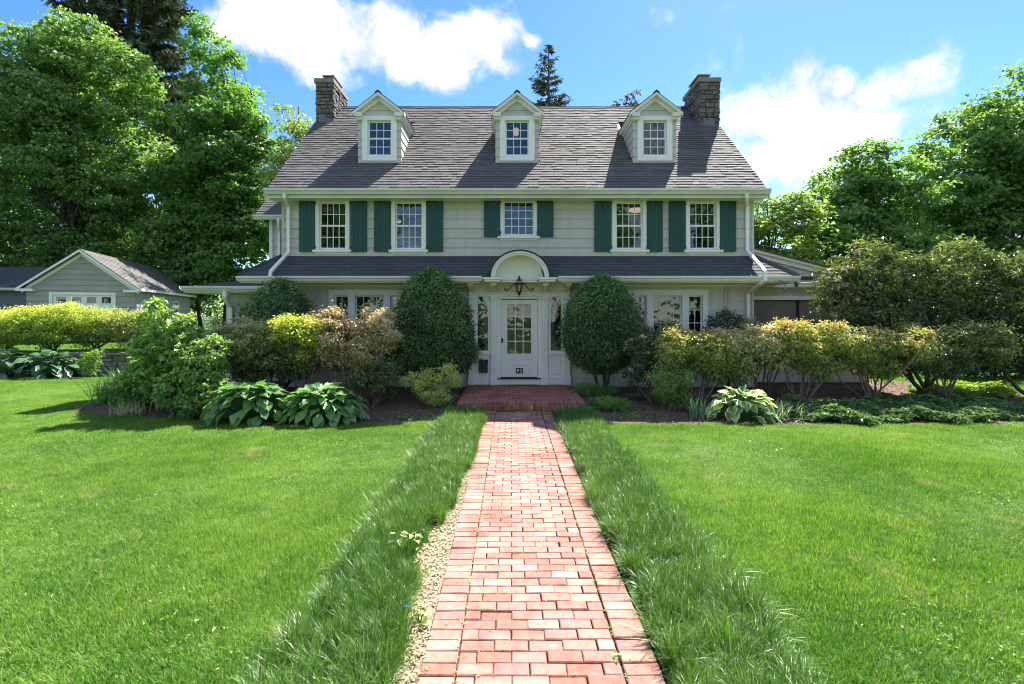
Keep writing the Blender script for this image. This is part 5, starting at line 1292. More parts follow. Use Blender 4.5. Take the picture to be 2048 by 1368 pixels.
tree('broadleaf_tree', 'dark wooded backdrop tree seen through the gaps above the rhododendrons', b, lobes_of(10, (0, 0, 6.0), (6.5, 3.0, 6.4), 40, low=-0.98), 'maple2', 10, 420, 1.0, 36, .34, .28, .3, (0, 0, 10), 60, shell=(.5, 1.0))
spruce('spruce_tree', 'dark drooping spruce behind the tall tree at the picture edge', (gx(2020, 33), 33, 0), 14.0, 4.6, 14, 26, .1)
Y = 33.0; b = (gx(1655, Y), Y, 0)
tree('broadleaf_tree', 'small grey-green tree in the distance between dogwood and rounded tree', b, lobes_of(15, (0, 0, 6.4), (2.0, 2.0, 3.6), 22, low=-0.9), 'palegreen', 15, 170, .7, 34, .26, .2, .18, (0, 0, 9.4), 60, shell=(.5, 1.0), tmean=.25)
# far hedge lines closing the view under the crowns
def hedge(name, label, x0, x1, y, h, seed, mat, n=260):
    L_ = x1 - x0; lob = [(-L_ / 2 + L_ * (i + .5) / 9, 0, h * .5, L_ / 14, .9, h * .52) for i in range(9)]
    return shrub(name, label, 'hedge', ((x0 + x1) / 2, y, 0), lob, mat, seed, n, .6, 40, .17, .12, stems=6, stem_r=.04, up=.5, flat=.8)
hedge('hedge', 'dark background hedge behind the garage side maples', -48, -6, 52, 5.0, 51, 'maple2', 520)
hedge('hedge', 'green hedge seen under the side wing eave, behind the house', -20, -9, 39, 4.2, 54, 'shrubgreen', 420)
hedge('hedge', 'dark hedge on the sunroom side under the tall trees', 8, 40, 30, 3.6, 52, 'boxgreen', 420)
hedge('hedge', 'dark shaded hedge standing on the lawn beyond the rhododendrons', 13.6, 21, 16.2, 2.6, 53, 'boxgreen', 240)

# ------------------------------------------------------------ clipped hollies
def egg(w, h, zlow, lumps, seed):
    rng = np.random.default_rng(seed); out = [(0, 0, zlow + (h - zlow) * .46, w * .47, w * .47, (h - zlow) * .47), (0, 0, zlow + (h - zlow) * .66, w * .34, w * .34, (h - zlow) * .335)]
    return out
def clipped(name, label, base, prof, mat, seed, n, L, Wd, stems, stem_r=.045, bark='bark', tb=.35):
    """clipped evergreen: dense leaves over a profile of revolution with small lumps; prof = [(z, radius)...]"""
    rng = np.random.default_rng(seed); root = thing(name, label, 'shrub', base, 0)
    zs = np.array([p[0] for p in prof]); rs = np.array([p[1] for p in prof])
    zz = rng.uniform(zs[0], zs[-1], n * 3); rr = np.interp(zz, zs, rs); keep = rng.uniform(0, rs.max() * 1.1, n * 3) < rr + .06
    zz = zz[keep][:n]; n = len(zz); th_ = rng.uniform(0, 2 * math.pi, n)
    bth = rng.uniform(0, 2 * math.pi, 110); bz_ = rng.uniform(zs[0], zs[-1], 110); bs_ = rng.normal(size=110)
    lump = np.zeros(n)
    for k in range(110):
        da = np.abs((th_ - bth[k] + math.pi) % (2 * math.pi) - math.pi) * rs.max(); lump += .075 * bs_[k] * np.exp(-(da ** 2 + (zz - bz_[k]) ** 2) / .045)
    lump = np.clip(lump, -.13, .10)
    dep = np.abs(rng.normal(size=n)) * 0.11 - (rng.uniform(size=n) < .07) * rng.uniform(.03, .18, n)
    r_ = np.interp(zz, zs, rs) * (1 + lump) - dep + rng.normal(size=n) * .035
    low = zz < zs[0] + .35 * (zs[-1] - zs[0]); thin = rng.uniform(size=n) < .35
    P = np.stack([r_ * np.cos(th_), r_ * np.sin(th_), zz + rng.normal(size=n) * .03], 1)
    dr_dz = np.gradient(rs, zs); sl = np.interp(zz, zs, dr_dz)
    Nn = np.stack([np.cos(th_), np.sin(th_), np.clip(-sl, -1.5, 3)], 1); Nn = unit(Nn)
    N = Nn * .7 + np.array([0, 0, .5]) + rng.normal(size=(n, 3)) * .8
    T = Nn * .7 + rng.normal(size=(n, 3)) * .7 + np.array([0, 0, .3])
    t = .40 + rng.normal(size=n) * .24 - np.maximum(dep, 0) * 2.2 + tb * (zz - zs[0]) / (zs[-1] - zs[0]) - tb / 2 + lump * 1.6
    s = rng.uniform(.7, 1.3, n)
    # sprigs standing out of the clipped face
    ob('foliage', leaves_mesh('foliage', P, N, T, L * s, Wd * s, t), mat, root, base)
    mb = MB(); zt = zs[0] + (zs[-1] - zs[0]) * .5
    for k in range(stems):
        a = 2 * math.pi * k / max(stems, 1) + rng.uniform(0, .6); rr_ = rs.max() * .45
        limb(mb, (.05 * math.cos(a), .05 * math.sin(a), -.03), (rr_ * math.cos(a), rr_ * math.sin(a), zt), stem_r, stem_r * .4, rng, 5, .05, 7)
        for q in range(7):
            a2 = a + rng.normal() * .7; limb(mb, (rr_ * .5 * math.cos(a), rr_ * .5 * math.sin(a), zt * rng.uniform(.35, .7)), (rs.max() * .8 * math.cos(a2), rs.max() * .8 * math.sin(a2), zs[0] + rng.uniform(.0, .6)), stem_r * .4, .006, rng, 3, .1, 4)
    ob('stems', mb, bark, root, base); return root
def B(px, Y): x = gx(px, Y); return (x, Y, bedz(x, Y))
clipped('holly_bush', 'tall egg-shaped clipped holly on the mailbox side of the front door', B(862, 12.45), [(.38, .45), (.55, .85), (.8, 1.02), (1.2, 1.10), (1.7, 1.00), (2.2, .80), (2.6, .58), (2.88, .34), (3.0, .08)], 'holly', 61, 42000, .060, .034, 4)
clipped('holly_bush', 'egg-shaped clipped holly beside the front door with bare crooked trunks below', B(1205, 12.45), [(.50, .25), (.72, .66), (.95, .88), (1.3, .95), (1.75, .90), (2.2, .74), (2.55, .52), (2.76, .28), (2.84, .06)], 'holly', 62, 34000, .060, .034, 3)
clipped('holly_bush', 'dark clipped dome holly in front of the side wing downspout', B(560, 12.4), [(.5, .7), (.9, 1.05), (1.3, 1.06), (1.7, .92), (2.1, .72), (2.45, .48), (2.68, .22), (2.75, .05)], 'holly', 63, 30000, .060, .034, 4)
clipped('yew_bush', 'small dark green dome just above the azaleas by the corner downspout', B(1452, 12.5), [(.4, .3), (.9, .5), (1.5, .5), (1.85, .35), (1.98, .1)], 'boxgreen', 64, 5000, .07, .03, 3)

# ------------------------------------------------------------ azaleas and rhododendrons
def azalea(name, label, px0, px1, pyt, Y, mat, seed, n=150, per=46, depth=.42, zb=.75, nl=5, L=.072, Wd=.034, stems=6, blossoms=None, tmean=.5, top=.42, base_px=None, cat='azalea', clump=.15, **kw):
    """table-topped azalea: foliage in layered clumps above bare crooked stems"""
    rng = np.random.default_rng(seed); x0, x1 = gx(px0, Y), gx(px1, Y); zt = gz(pyt, Y)
    bx = gx(base_px, Y) if base_px else (x0 + x1) / 2; bz = bedz(bx, Y); base = (bx, Y, bz)
    w = x1 - x0; lob = []
    for i in range(nl):
        cx = x0 + w * (i + .5) / nl - bx; rz = (zt - bz) * top * .62 * rng.uniform(.7, 1.1)
        lob.append((cx, rng.normal() * depth * .25, zt - bz - rz * rng.uniform(.95, 1.5), w / nl * .70, depth, rz))
    for i in range(2): lob.append((x0 + w * rng.uniform(.15, .85) - bx, rng.normal() * depth * .4, (zt - bz) * zb * rng.uniform(.55, .8), w * .13, depth * .6, (zt - bz) * .12))
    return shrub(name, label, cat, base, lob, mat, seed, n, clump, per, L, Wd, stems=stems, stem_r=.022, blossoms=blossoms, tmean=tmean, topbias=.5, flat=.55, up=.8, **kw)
azalea('azalea_bush', 'green and tan azalea at the corner of the side wing', 440, 580, 636, 11.0, 'pieris2', 71, 260, 44, top=.40, tmean=.42)
azalea('azalea_bush', 'bright yellow-green azalea in front of the dome holly', 560, 650, 626, 10.8, 'azalea_y', 72, 170, 44, top=.26, tmean=.55)
azalea('azalea_bush', 'faded tan and cream azalea below the triple window beside the egg-shaped holly', 618, 786, 620, 10.9, 'pieris', 73, 380, 46, top=.40, tmean=.62, stems=8, depth=.4, blossoms=('faded', 90, 8, .045, (0, -.5, .7)))
azalea('azalea_bush', 'dark green leafy shrub between the hostas and the faded azalea', 700, 790, 705, 10.9, 'olive', 74, 80, 40, top=.5, tmean=.35)
azalea('azalea_bush', 'dark green low shrub tucked behind the nearest pair of hostas', 462, 610, 690, 10.9, 'olive', 75, 100, 40, top=.5, tmean=.3)
azalea('rhododendron_bush', 'small rhododendron with pink blooms between the door holly and the azaleas', 1262, 1345, 640, 11.2, 'rhodo', 76, 110, 26, top=.55, L=.12, Wd=.035, tmean=.5, blossoms=('pink', 16, 16, .06, None), cat='rhododendron', clump=.16)
azalea('azalea_bush', 'dense yellow-green azalea under the triple window near the pink rhododendron', 1325, 1460, 650, 10.8, 'azalea', 77, 330, 46, top=.42, tmean=.62, stems=7)
azalea('azalea_bush', 'brownish azalea with bare stems in front of the corner downspout', 1432, 1570, 648, 10.9, 'pieris2', 78, 290, 44, top=.36, tmean=.62, blossoms=('faded', 60, 8, .045, (0, -.5, .6)), stems=8, base_px=1490)
azalea('azalea_bush', 'pale azalea top rising behind the brownish azalea at the sunroom corner', 1480, 1580, 632, 11.9, 'olive', 79, 130, 40, top=.35, tmean=.62)
azalea('azalea_bush', 'azalea with red blossoms below the sunroom screens', 1545, 1705, 641, 11.0, 'azalea', 80, 320, 44, top=.38, tmean=.58, stems=9, blossoms=('red', 20, 9, .045, (-.3, -.4, .8)), base_px=1600)
azalea('azalea_bush', 'yellowish open azalea with pale forked stems in front of the tall rhododendron', 1670, 1835, 650, 11.0, 'azalea', 81, 290, 42, top=.40, tmean=.60, stems=9, base_px=1745, blossoms=('faded', 50, 7, .042, (0, -.5, .6)))
azalea('azalea_bush', 'olive azalea leaning outward on pale crooked stems near the picture edge', 1800, 1990, 640, 11.2, 'olive', 82, 300, 42, top=.40, tmean=.60, stems=8, base_px=1885)
# tall rhododendrons
Y = 12.3; b = B(1850, Y)
shrub('rhododendron_bush', 'tall broad rhododendron with glossy leaves and pink blooms beside the sunroom', 'rhododendron', b, [(-1.45, 0, 3.1, .55, .6, .62), (-1.05, .1, 2.75, .6, .6, .6), (-2.05, 0, 2.6, .5, .6, .5), (-1.9, -.1, 2.0, .7, .7, .5), (-.35, 0, 2.85, .6, .7, .5), (.25, 0, 2.7, .55, .6, .5), (.85, 0, 3.1, .6, .6, .52), (1.3, 0, 2.75, .55, .6, .5), (1.75, 0, 2.35, .5, .6, .5), (-.9, 0, 1.9, .9, .8, .6), (.4, 0, 1.9, .9, .8, .6), (1.4, 0, 1.7, .7, .7, .55), (-1.2, 0, 1.2, .9, .7, .5), (.6, 0, 1.2, 1.0, .7, .5)], 'rhodo', 91, 760, .22, 26, .15, .042, stems=9, stem_r=.05, bark='bark', blossoms=('pink', 26, 14, .06, (-.6, -.5, .2)), tmean=.52, topbias=.45, up=.7)
Y = 11.8; b = B(2075, Y)
shrub('rhododendron_bush', 'tall rhododendron cut off by the picture edge with a few magenta blooms', 'rhododendron', b, [(-.5, 0, 2.2, .9, .9, .8), (.4, 0, 2.4, 1.0, 1.0, .9), (-.7, 0, 1.4, .8, .8, .7), (.5, 0, 1.3, 1.1, .9, .8), (-.2, 0, 3.0, .6, .6, .4)], 'rhodo', 92, 300, .26, 30, .15, .042, stems=7, stem_r=.05, bark='bark', blossoms=('pink', 10, 14, .06, None), tmean=.48, topbias=.4)
# azalea hedge on the terrace
def tz(px, Y): return (gx(px, Y), Y, TZ - .03)
def hedge_az(label, px, Y, w, h, seed, n, mat='azalea', tm=.55):
    rj = np.random.default_rng(seed + 900).uniform(.86, 1.06, 3); lob = [(-w * .35, 0, h * .60 * rj[0], w * .27, .6, h * .32), (0, .1, h * .66 * rj[1], w * .28, .7, h * .30), (w * .33, 0, h * .64 * rj[2], w * .27, .6, h * .31), (-w * .2, -.3, h * .44, w * .25, .4, h * .25), (w * .25, -.3, h * .40, w * .22, .4, h * .22), (0, -.35, h * .22, w * .2, .3, h * .13)]
    shrub('azalea_bush', label, 'azalea', tz(px, Y), lob, mat, seed, n, .24, 46, .085, .042, stems=9, stem_r=.03, tmean=tm, topbias=.5, flat=.55, up=.8, group='azalea hedge on the retaining wall')
hedge_az('yellow-green azalea on the retaining wall, closest to the picture edge', 20, 17.9, 1.85, 1.72, 101, 220, 'azalea_y', .52)
hedge_az('full yellow-green azalea on the retaining wall in front of the garage door', 105, 17.7, 1.95, 1.78, 102, 240, 'azalea_y', .46)
hedge_az('open bare-stemmed azalea on the retaining wall in front of the garage door', 192, 18.3, 1.7, 1.70, 103, 150, 'azalea_y', .36)
hedge_az('olive azalea on the retaining wall by the garage corner', 268, 18.2, 1.75, 1.66, 104, 200, 'azalea', .42)
shrub('azalea_bush', 'yellow azalea beyond the hedge, cut by the picture edge', 'azalea', tz(-60, 18.2), [(0, 0, 1.15, 1.2, .7, .6), (-.6, 0, .9, .8, .6, .5)], 'azalea_y', 105, 140, .24, 44, .085, .042, stems=7, stem_r=.03)
shrub('variegated_shrub', 'pale grey-green shrub standing against the side wing', 'shrub', (gx(430, 14.0), 14.0, .05), [(0, 0, 1.35, .42, .42, .45), (.1, 0, .8, .4, .4, .5)], 'pieris2', 106, 90, .16, 40, .07, .04, stems=5, tmean=.6)

# ------------------------------------------------------------ leafy shrubs at the end of the bed
Y = 9.85; b = B(392, Y)
shrub('leafy_shrub', 'bushy bright green shrub behind the first hosta', 'shrub', b, [(.05, 0, 1.0, .38, .4, .42), (.3, 0, 1.35, .22, .25, .28), (-.2, .1, 1.3, .25, .3, .3), (.25, 0, .5, .36, .4, .36), (-.3, -.1, .55, .32, .3, .34), (-.05, -.2, .3, .3, .3, .2)], 'shrubgreen', 111, 200, .13, 26, .085, .055, stems=12, stem_r=.014, bark='lightbark', tmean=.6, topbias=.35)
Y = 10.15; b = B(352, Y)
shrub('lilac_shrub', 'tall loose broad-leaved green shrub with upright shoots beside the garage view', 'shrub', b, [(-.42, 0, 1.95, .16, .2, .38), (-.15, 0, 1.75, .16, .2, .35), (.22, 0, 1.62, .18, .2, .35), (-.5, 0, 1.3, .28, .3, .35), (.1, 0, 1.15, .30, .3, .4), (-.15, 0, .7, .5, .4, .4)], 'shrubgreen', 112, 170, .13, 18, .12, .085, stems=11, stem_r=.014, tmean=.52, topbias=.35)
Y = 10.7; b = B(290, Y)
shrub('leafy_shrub', 'dark green leafy shrub behind the daylilies', 'shrub', b, [(0, 0, .65, .42, .4, .4), (.3, 0, .9, .35, .35, .4), (-.2, 0, .4, .38, .35, .35), (.1, .2, 1.45, .2, .2, .35)], 'shrubgreen', 113, 110, .13, 24, .095, .06, stems=9, stem_r=.012, tmean=.45, topbias=.35)
Y = 16.2; b = (gx(178, Y), Y, 0)
shrub('weedy_shrub', 'small fresh green weed clump at the foot of the stone wall', 'weed', b, [(0, 0, .45, .2, .2, .35), (.15, 0, .75, .12, .12, .15)], 'freshgreen', 114, 40, .13, 26, .09, .03, stems=5, stem_r=.008)
# small shrubs near the stoop
Y = 10.9; b = B(866, Y)
shrub('spirea_bush', 'small yellow spirea bush beside the stoop', 'shrub', b, [(-.42, 0, .58, .2, .2, .16), (-.1, -.1, .42, .26, .25, .22), (.28, .05, .72, .24, .22, .17), (.42, .1, .55, .16, .16, .12), (.1, -.05, .25, .3, .25, .2), (-.1, .1, .66, .14, .12, .1)], 'spirea', 121, 130, .11, 40, .042, .022, stems=9, stem_r=.010, tmean=.55, topbias=.4)
Y = 10.7; b = B(1338, Y)
shrub('green_shrub', 'small bright green bush in the mulch in front of the azaleas', 'shrub', b, [(-.15, 0, .72, .28, .25, .2), (.2, 0, .66, .26, .25, .2), (0, 0, .45, .36, .3, .24), (.1, 0, .2, .32, .28, .2)], 'shrubgreen', 122, 110, .12, 40, .05, .028, stems=7, stem_r=.010, tmean=.58, topbias=.5)
Y = 10.55; b = B(1215, Y)
shrub('juniper', 'low spreading soft green juniper by the corner of the stoop', 'shrub', b, [(-.05, 0, .14, .26, .25, .12), (.2, .0, .12, .24, .22, .1)], 'freshgreen', 123, 70, .09, 46, .05, .010, stems=4, stem_r=.008, tmean=.35)
Y = 12.0; b = B(1180, Y)
shrub('juniper', 'feathery green ground shrub behind the stoop corner under the holly', 'shrub', b, [(-.1, 0, .16, .32, .3, .14), (.35, 0, .14, .25, .25, .1)], 'freshgreen', 124, 60, .1, 44, .06, .012, stems=4, stem_r=.008, tmean=.22)

# ------------------------------------------------------------ hostas: every leaf its own mesh object
def hosta_leaf(name, Lf, Wf, mats, margin, seed, cup=.10):
    nu, cols = 6, ([-1, -.74, 0, .74, 1] if margin else [-1, -.5, 0, .5, 1])
    prof = [.10, .62, .95, .98, .76, .40, .02]; mb = MB(); V = []
    r = random.Random(seed)
    for i in range(nu + 1):
        u = i / nu
        for c in cols:
            w = Wf / 2 * prof[i]
            back = -.10 * Lf * abs(c) if i == 0 else 0
            V.append((u * Lf + back, c * w, -Lf * .26 * u * u + abs(c) ** 1.5 * w * cup * 2.2 + (.012 * math.sin(u * 9 + c * 3 + seed))))
    k = len(cols); fs = []; ms = []
    for i in range(nu):
        for j in range(k - 1):
            fs.append((i * k + j, i * k + j + 1, (i + 1) * k + j + 1, (i + 1) * k + j)); ms.append(1 if margin and j in (0, k - 2) else 0)
    mb.v, mb.f, mb.m = V, fs, ms
    me = mb.mesh(name); a = me.attributes.new('t', 'FLOAT', 'FACE'); a.data.foreach_set('value', np.full(len(me.polygons), r.uniform(.15, .95), dtype=np.float32))
    me.polygons.foreach_set('use_smooth', [True] * len(me.polygons))
    for x in mats: me.materials.append(M[x])
    return me
def hosta(label, base, Rx, Ry, H, n, leaves, seed, group=None):
    rng = np.random.default_rng(seed); root = thing('hosta', label, 'hosta', base, 0, group)
    st = MB()
    for i in range(n):
        q = (i + .5) / n; phi = i * 2.39996 + rng.normal() * .25
        rr = math.sqrt(q); z = H * (1 - .80 * q ** 1.5) * rng.uniform(.85, 1.05)
        x, y = Rx * rr * .80 * math.cos(phi), Ry * rr * .80 * math.sin(phi)
        pitch = R(28 - 68 * q + rng.normal() * 10)            # inner leaves rise, outer leaves hang
        yaw = phi + rng.normal() * .25; roll = rng.normal() * .25
        m_ = Matrix.Rotation(yaw, 4, 'Z') @ Matrix.Rotation(-pitch, 4, 'Y') @ Matrix.Rotation(roll, 4, 'X')
        ob('leaf', leaves[i % len(leaves)], None, root, (base[0] + x, base[1] + y, base[2] + z), m_.to_euler(), rng.uniform(.78, 1.12))
        st.tube([(x * .15, y * .15, 0), (x * .6, y * .6, z * .75), (x, y, z)], [.008, .007, .005], 4)
    ob('stalks', st, 'hosta', root, base)
GL = [hosta_leaf('hosta_leaf', .25, .16, ['hosta'], False, s) for s in range(6)]
BLF = [hosta_leaf('blue_hosta_leaf', .36, .27, ['bluehosta'], False, s + 20) for s in range(5)]
VL = [hosta_leaf('variegated_hosta_leaf', .26, .19, ['hosta', 'hostacream'], True, s + 40, .16) for s in range(5)]
VL += [hosta_leaf('variegated_hosta_leaf', .27, .19, ['spirea', 'hostacream'], True, 46, .16)]
hosta('large green hosta at the lawn edge next to the bushy shrub', B(500, 9.55), 1.0, .56, .68, 210, GL, 131, 'green hostas at the lawn edge')
hosta('large green hosta at the lawn edge next to the bare mulch', B(645, 9.5), .92, .54, .62, 190, GL, 132, 'green hostas at the lawn edge')
hosta('blue-green hosta at the foot of the retaining wall nearest the bare stones', (gx(95, 16.3), 16.3, 0), 1.0, .7, .72, 80, BLF, 133, 'blue-green hostas under the stone wall')
hosta('blue-green hosta at the foot of the retaining wall at the picture edge', (gx(10, 16.3), 16.3, 0), 1.0, .7, .82, 80, BLF, 134, 'blue-green hostas under the stone wall')
hosta('hosta with cream-edged leaves at the lawn edge', B(1482, 9.72), .65, .50, .52, 95, VL, 135)

# ------------------------------------------------------------ strap-leaved clumps
def clump(name, label, cat, base, n, spread, Lr, Wr, mat, seed, lean=.5, droop=.55, azr=None, group=None):
    rng = np.random.default_rng(seed); root = thing(name, label, cat, base, 0, group)
    bs = np.stack([rng.normal(size=n) * spread, rng.normal(size=n) * spread, np.full(n, -.01)], 1)
    az = rng.uniform(0, 2 * math.pi, n) if azr is None else rng.normal(azr[0], azr[1], n)
    me = blades('blades', bs, az, np.abs(rng.normal(size=n)) * lean, rng.uniform(*Lr, n), rng.uniform(*Wr, n), rng.uniform(.3, 1.0, n) * droop, 6, rng.uniform(0, 1, n))
    ob('blades', me, mat, root, base); return root
clump('daylily', 'dark arching daylily clump at the end of the mulch bed', 'daylily', B(232, 11.4), 240, .18, (.6, 1.0), (.014, .022), 'daylily', 141, .55, .9)
clump('daylily', 'brighter green daylily clump at the front of the bed end', 'daylily', B(275, 10.7), 150, .12, (.5, .85), (.012, .02), 'daylily', 142, .45, .8)
clump('sedge', 'white-striped low sedge tuft in front of the daylilies', 'sedge', B(258, 10.25), 190, .14, (.3, .55), (.006, .010), 'sedge', 143, .8, .9)
clump('daffodil', 'upright grey-green daffodil leaves beside the variegated hosta', 'daffodil', B(1395, 9.75), 38, .07, (.35, .6), (.012, .018), 'daffodil', 144, .3, .35)
clump('daylily', 'strappy leaves spilling out beside the variegated hosta on its far side', 'daylily', B(1560, 9.8), 130, .16, (.35, .6), (.012, .018), 'sedge', 145, .8, .8)
clump('grass_tuft', 'fresh green iris-like tuft growing at the retaining wall end', 'grass tuft', (gx(240, 15.0), 15.0, 0), 90, .15, (.4, .7), (.01, .016), 'daylily', 146, .4, .7)

def fern(label, base, n, Lf, seed):
    rng = np.random.default_rng(seed); root = thing('fern', label, 'fern', base, 0, 'ferns in the mulch')
    P = []; N = []; T = []; Ls = []
    st = MB()
    for k in range(n):
        az = 2 * math.pi * k / n + rng.normal() * .3; L_ = Lf * rng.uniform(.7, 1.1); pts = []
        for i in range(13):
            s = i / 12; p = np.array([math.cos(az) * L_ * (.45 * s + .4 * s * s), math.sin(az) * L_ * (.45 * s + .4 * s * s), L_ * (.85 * s - .55 * s * s)]); pts.append(tuple(p))
            if i > 1:
                for sd_ in (-1, 1):
                    P.append(p); N.append((0, 0, 1)); T.append((math.cos(az + sd_ * 1.25), math.sin(az + sd_ * 1.25), -.1)); Ls.append(L_ * .26 * math.sin(math.pi * (.12 + .86 * s)) + .01)
        st.tube(pts, .004, 4)
    n_ = len(P); Ls = np.array(Ls)
    ob('fronds', leaves_mesh('fronds', np.array(P), np.array(N) + rng.normal(size=(n_, 3)) * .2, np.array(T), Ls, Ls * .42, rng.uniform(0, 1, n_)), 'fern', root, base)
    ob('stalks', st, 'fern', root, base)
fern('small fern in the mulch right next to the uplight at the stoop corner', B(1180, 10.5), 6, .32, 151)
fern('small fern alone on the bare mulch between the juniper and the green bush', B(1243, 10.75), 6, .30, 152)
fern('fern tucked behind the daffodil leaves', B(1392, 10.3), 9, .42, 153)
fern('fern standing at the start of the ground cover', B(1610, 10.7), 8, .5, 154)
fern('small fern in the shade beside the door holly trunks', B(1273, 11.6), 6, .36, 155)
fern('second fern within the ground cover under the yellowish azalea', B(1665, 10.9), 8, .45, 156)

# ------------------------------------------------------------ ground cover, mulch chips, litter (stuff)
def scatter_poly(rng, poly, n):
    xs = [p[0] for p in poly]; ys = [p[1] for p in poly]; out = []
    while len(out) < n:
        x = rng.uniform(min(xs), max(xs)); y = rng.uniform(min(ys), max(ys))
        if in_poly(x, y, poly): out.append((x, y))
    return np.array(out)
def cover(name, label, poly, n, h, mat, seed, L=.075, Wd=.04, per=5):
    rng = np.random.default_rng(seed); q = scatter_poly(rng, poly, n)
    q[:, 1] += .16 * np.sin(q[:, 0] * 3.1 + seed) + .09 * np.sin(q[:, 0] * 7.7) + rng.normal(size=n) * .05
    edge = .62 + .38 * np.sin(q[:, 0] * 4.3 + seed) * np.sin(q[:, 1] * 5.1) + .18 * np.sin(q[:, 0] * 11 + q[:, 1] * 7)
    zz = np.array([bedz(x, y) for x, y in q]) + h * edge * rng.uniform(.35, 1.0, n)
    c = np.stack([q[:, 0], q[:, 1], zz], 1); ci = np.repeat(np.arange(n), per); m_ = n * per
    az = rng.uniform(0, 2 * math.pi, m_); T = np.stack([np.cos(az), np.sin(az), rng.uniform(-.35, .35, m_)], 1)
    t = .42 + rng.normal(size=n)[ci] * .15 + rng.normal(size=m_) * .18
    o = ob(name, leaves_mesh(name, c[ci] + rng.normal(size=(m_, 3)) * .008, np.array([0, 0, 1]) + rng.normal(size=(m_, 3)) * .35, T, L * rng.uniform(.7, 1.2, m_), Wd * rng.uniform(.7, 1.2, m_), t), mat)
    return tag(o, label, 'ground cover', kind='stuff')
cover('pachysandra', 'glossy dark pachysandra spreading along the lawn edge under the azaleas', [(5.35, 9.4), (7.0, 9.32), (8.2, 9.35), (8.6, 9.8), (7.6, 10.5), (6.0, 11.0), (5.4, 10.4)], 5200, .26, 'groundcover', 161)
cover('pachysandra', 'pachysandra patch towards the picture edge beside the rhododendrons', [(8.2, 9.35), (9.2, 9.4), (10.2, 9.8), (10.6, 10.5), (9.6, 11.4), (8.4, 11.5), (7.7, 10.7), (8.5, 10.0)], 4800, .24, 'groundcover', 162)
cover('yellow_groundcover', 'sunlit yellow-green low ground cover behind the olive azalea', [(9.7, 11.6), (10.8, 11.5), (11.7, 12.0), (12.2, 13.2), (10.8, 13.4), (9.8, 12.7)], 3400, .22, 'yellowcover', 163)
cover('weed_patch', 'low green weeds scattered on the mulch in front of the door holly', [(1.9, 9.7), (2.9, 9.5), (3.1, 10.0), (2.3, 10.2)], 60, .06, 'freshgreen', 164, .06, .03)
cover('weed_patch', 'few low weeds on the mulch beside the spirea', [(-2.2, 9.5), (-1.3, 9.55), (-1.4, 9.9), (-2.1, 9.9)], 50, .06, 'freshgreen', 165, .06, .03)
def chips(name, label, poly, n, seed, mat='chip', L=.05, zf=bedz, z0=.010):
    rng = np.random.default_rng(seed); q = scatter_poly(rng, poly, n)
    P = np.stack([q[:, 0], q[:, 1], np.array([zf(x, y) for x, y in q]) + z0 + rng.uniform(0, .012, n)], 1)
    az = rng.uniform(0, 2 * math.pi, n); T = np.stack([np.cos(az), np.sin(az), rng.normal(size=n) * .12], 1)
    s = rng.uniform(.4, 1.3, n)
    o = ob(name, leaves_mesh(name, P, np.array([0, 0, 1]) + rng.normal(size=(n, 3)) * .35, T, L * s, L * .42 * s, rng.beta(2, 2.6, n), fold=.1, droop=.05), mat)
    return tag(o, label, 'mulch', kind='stuff')
chips('mulch_chips', 'loose bark chips over the bed on the mailbox side', BED_L, 16000, 171)
chips('mulch_chips', 'loose bark chips over the bed under the azaleas', BED_R, 18000, 172)
SOIL = [(-.515, 2.6), (-.515, 7.2), (-.57, 6.6), (-.61, 5.6), (-.66, 4.9), (-.76, 4.3), (-.72, 3.7), (-.66, 2.6)]
tag(sheet('bare_soil', SOIL, 'drysoil', .05, lambda x, y: 0, -.002), 'dry bare soil strip between the border grass and the brick path')
chips('dry_litter', 'dry pale litter on the bare strip along the path', [(-.515, 2.6), (-.515, 7.0), (-.63, 5.4), (-.78, 4.2), (-.70, 2.6)], 2600, 173, 'straw', .035, lambda x, y: 0, .002)

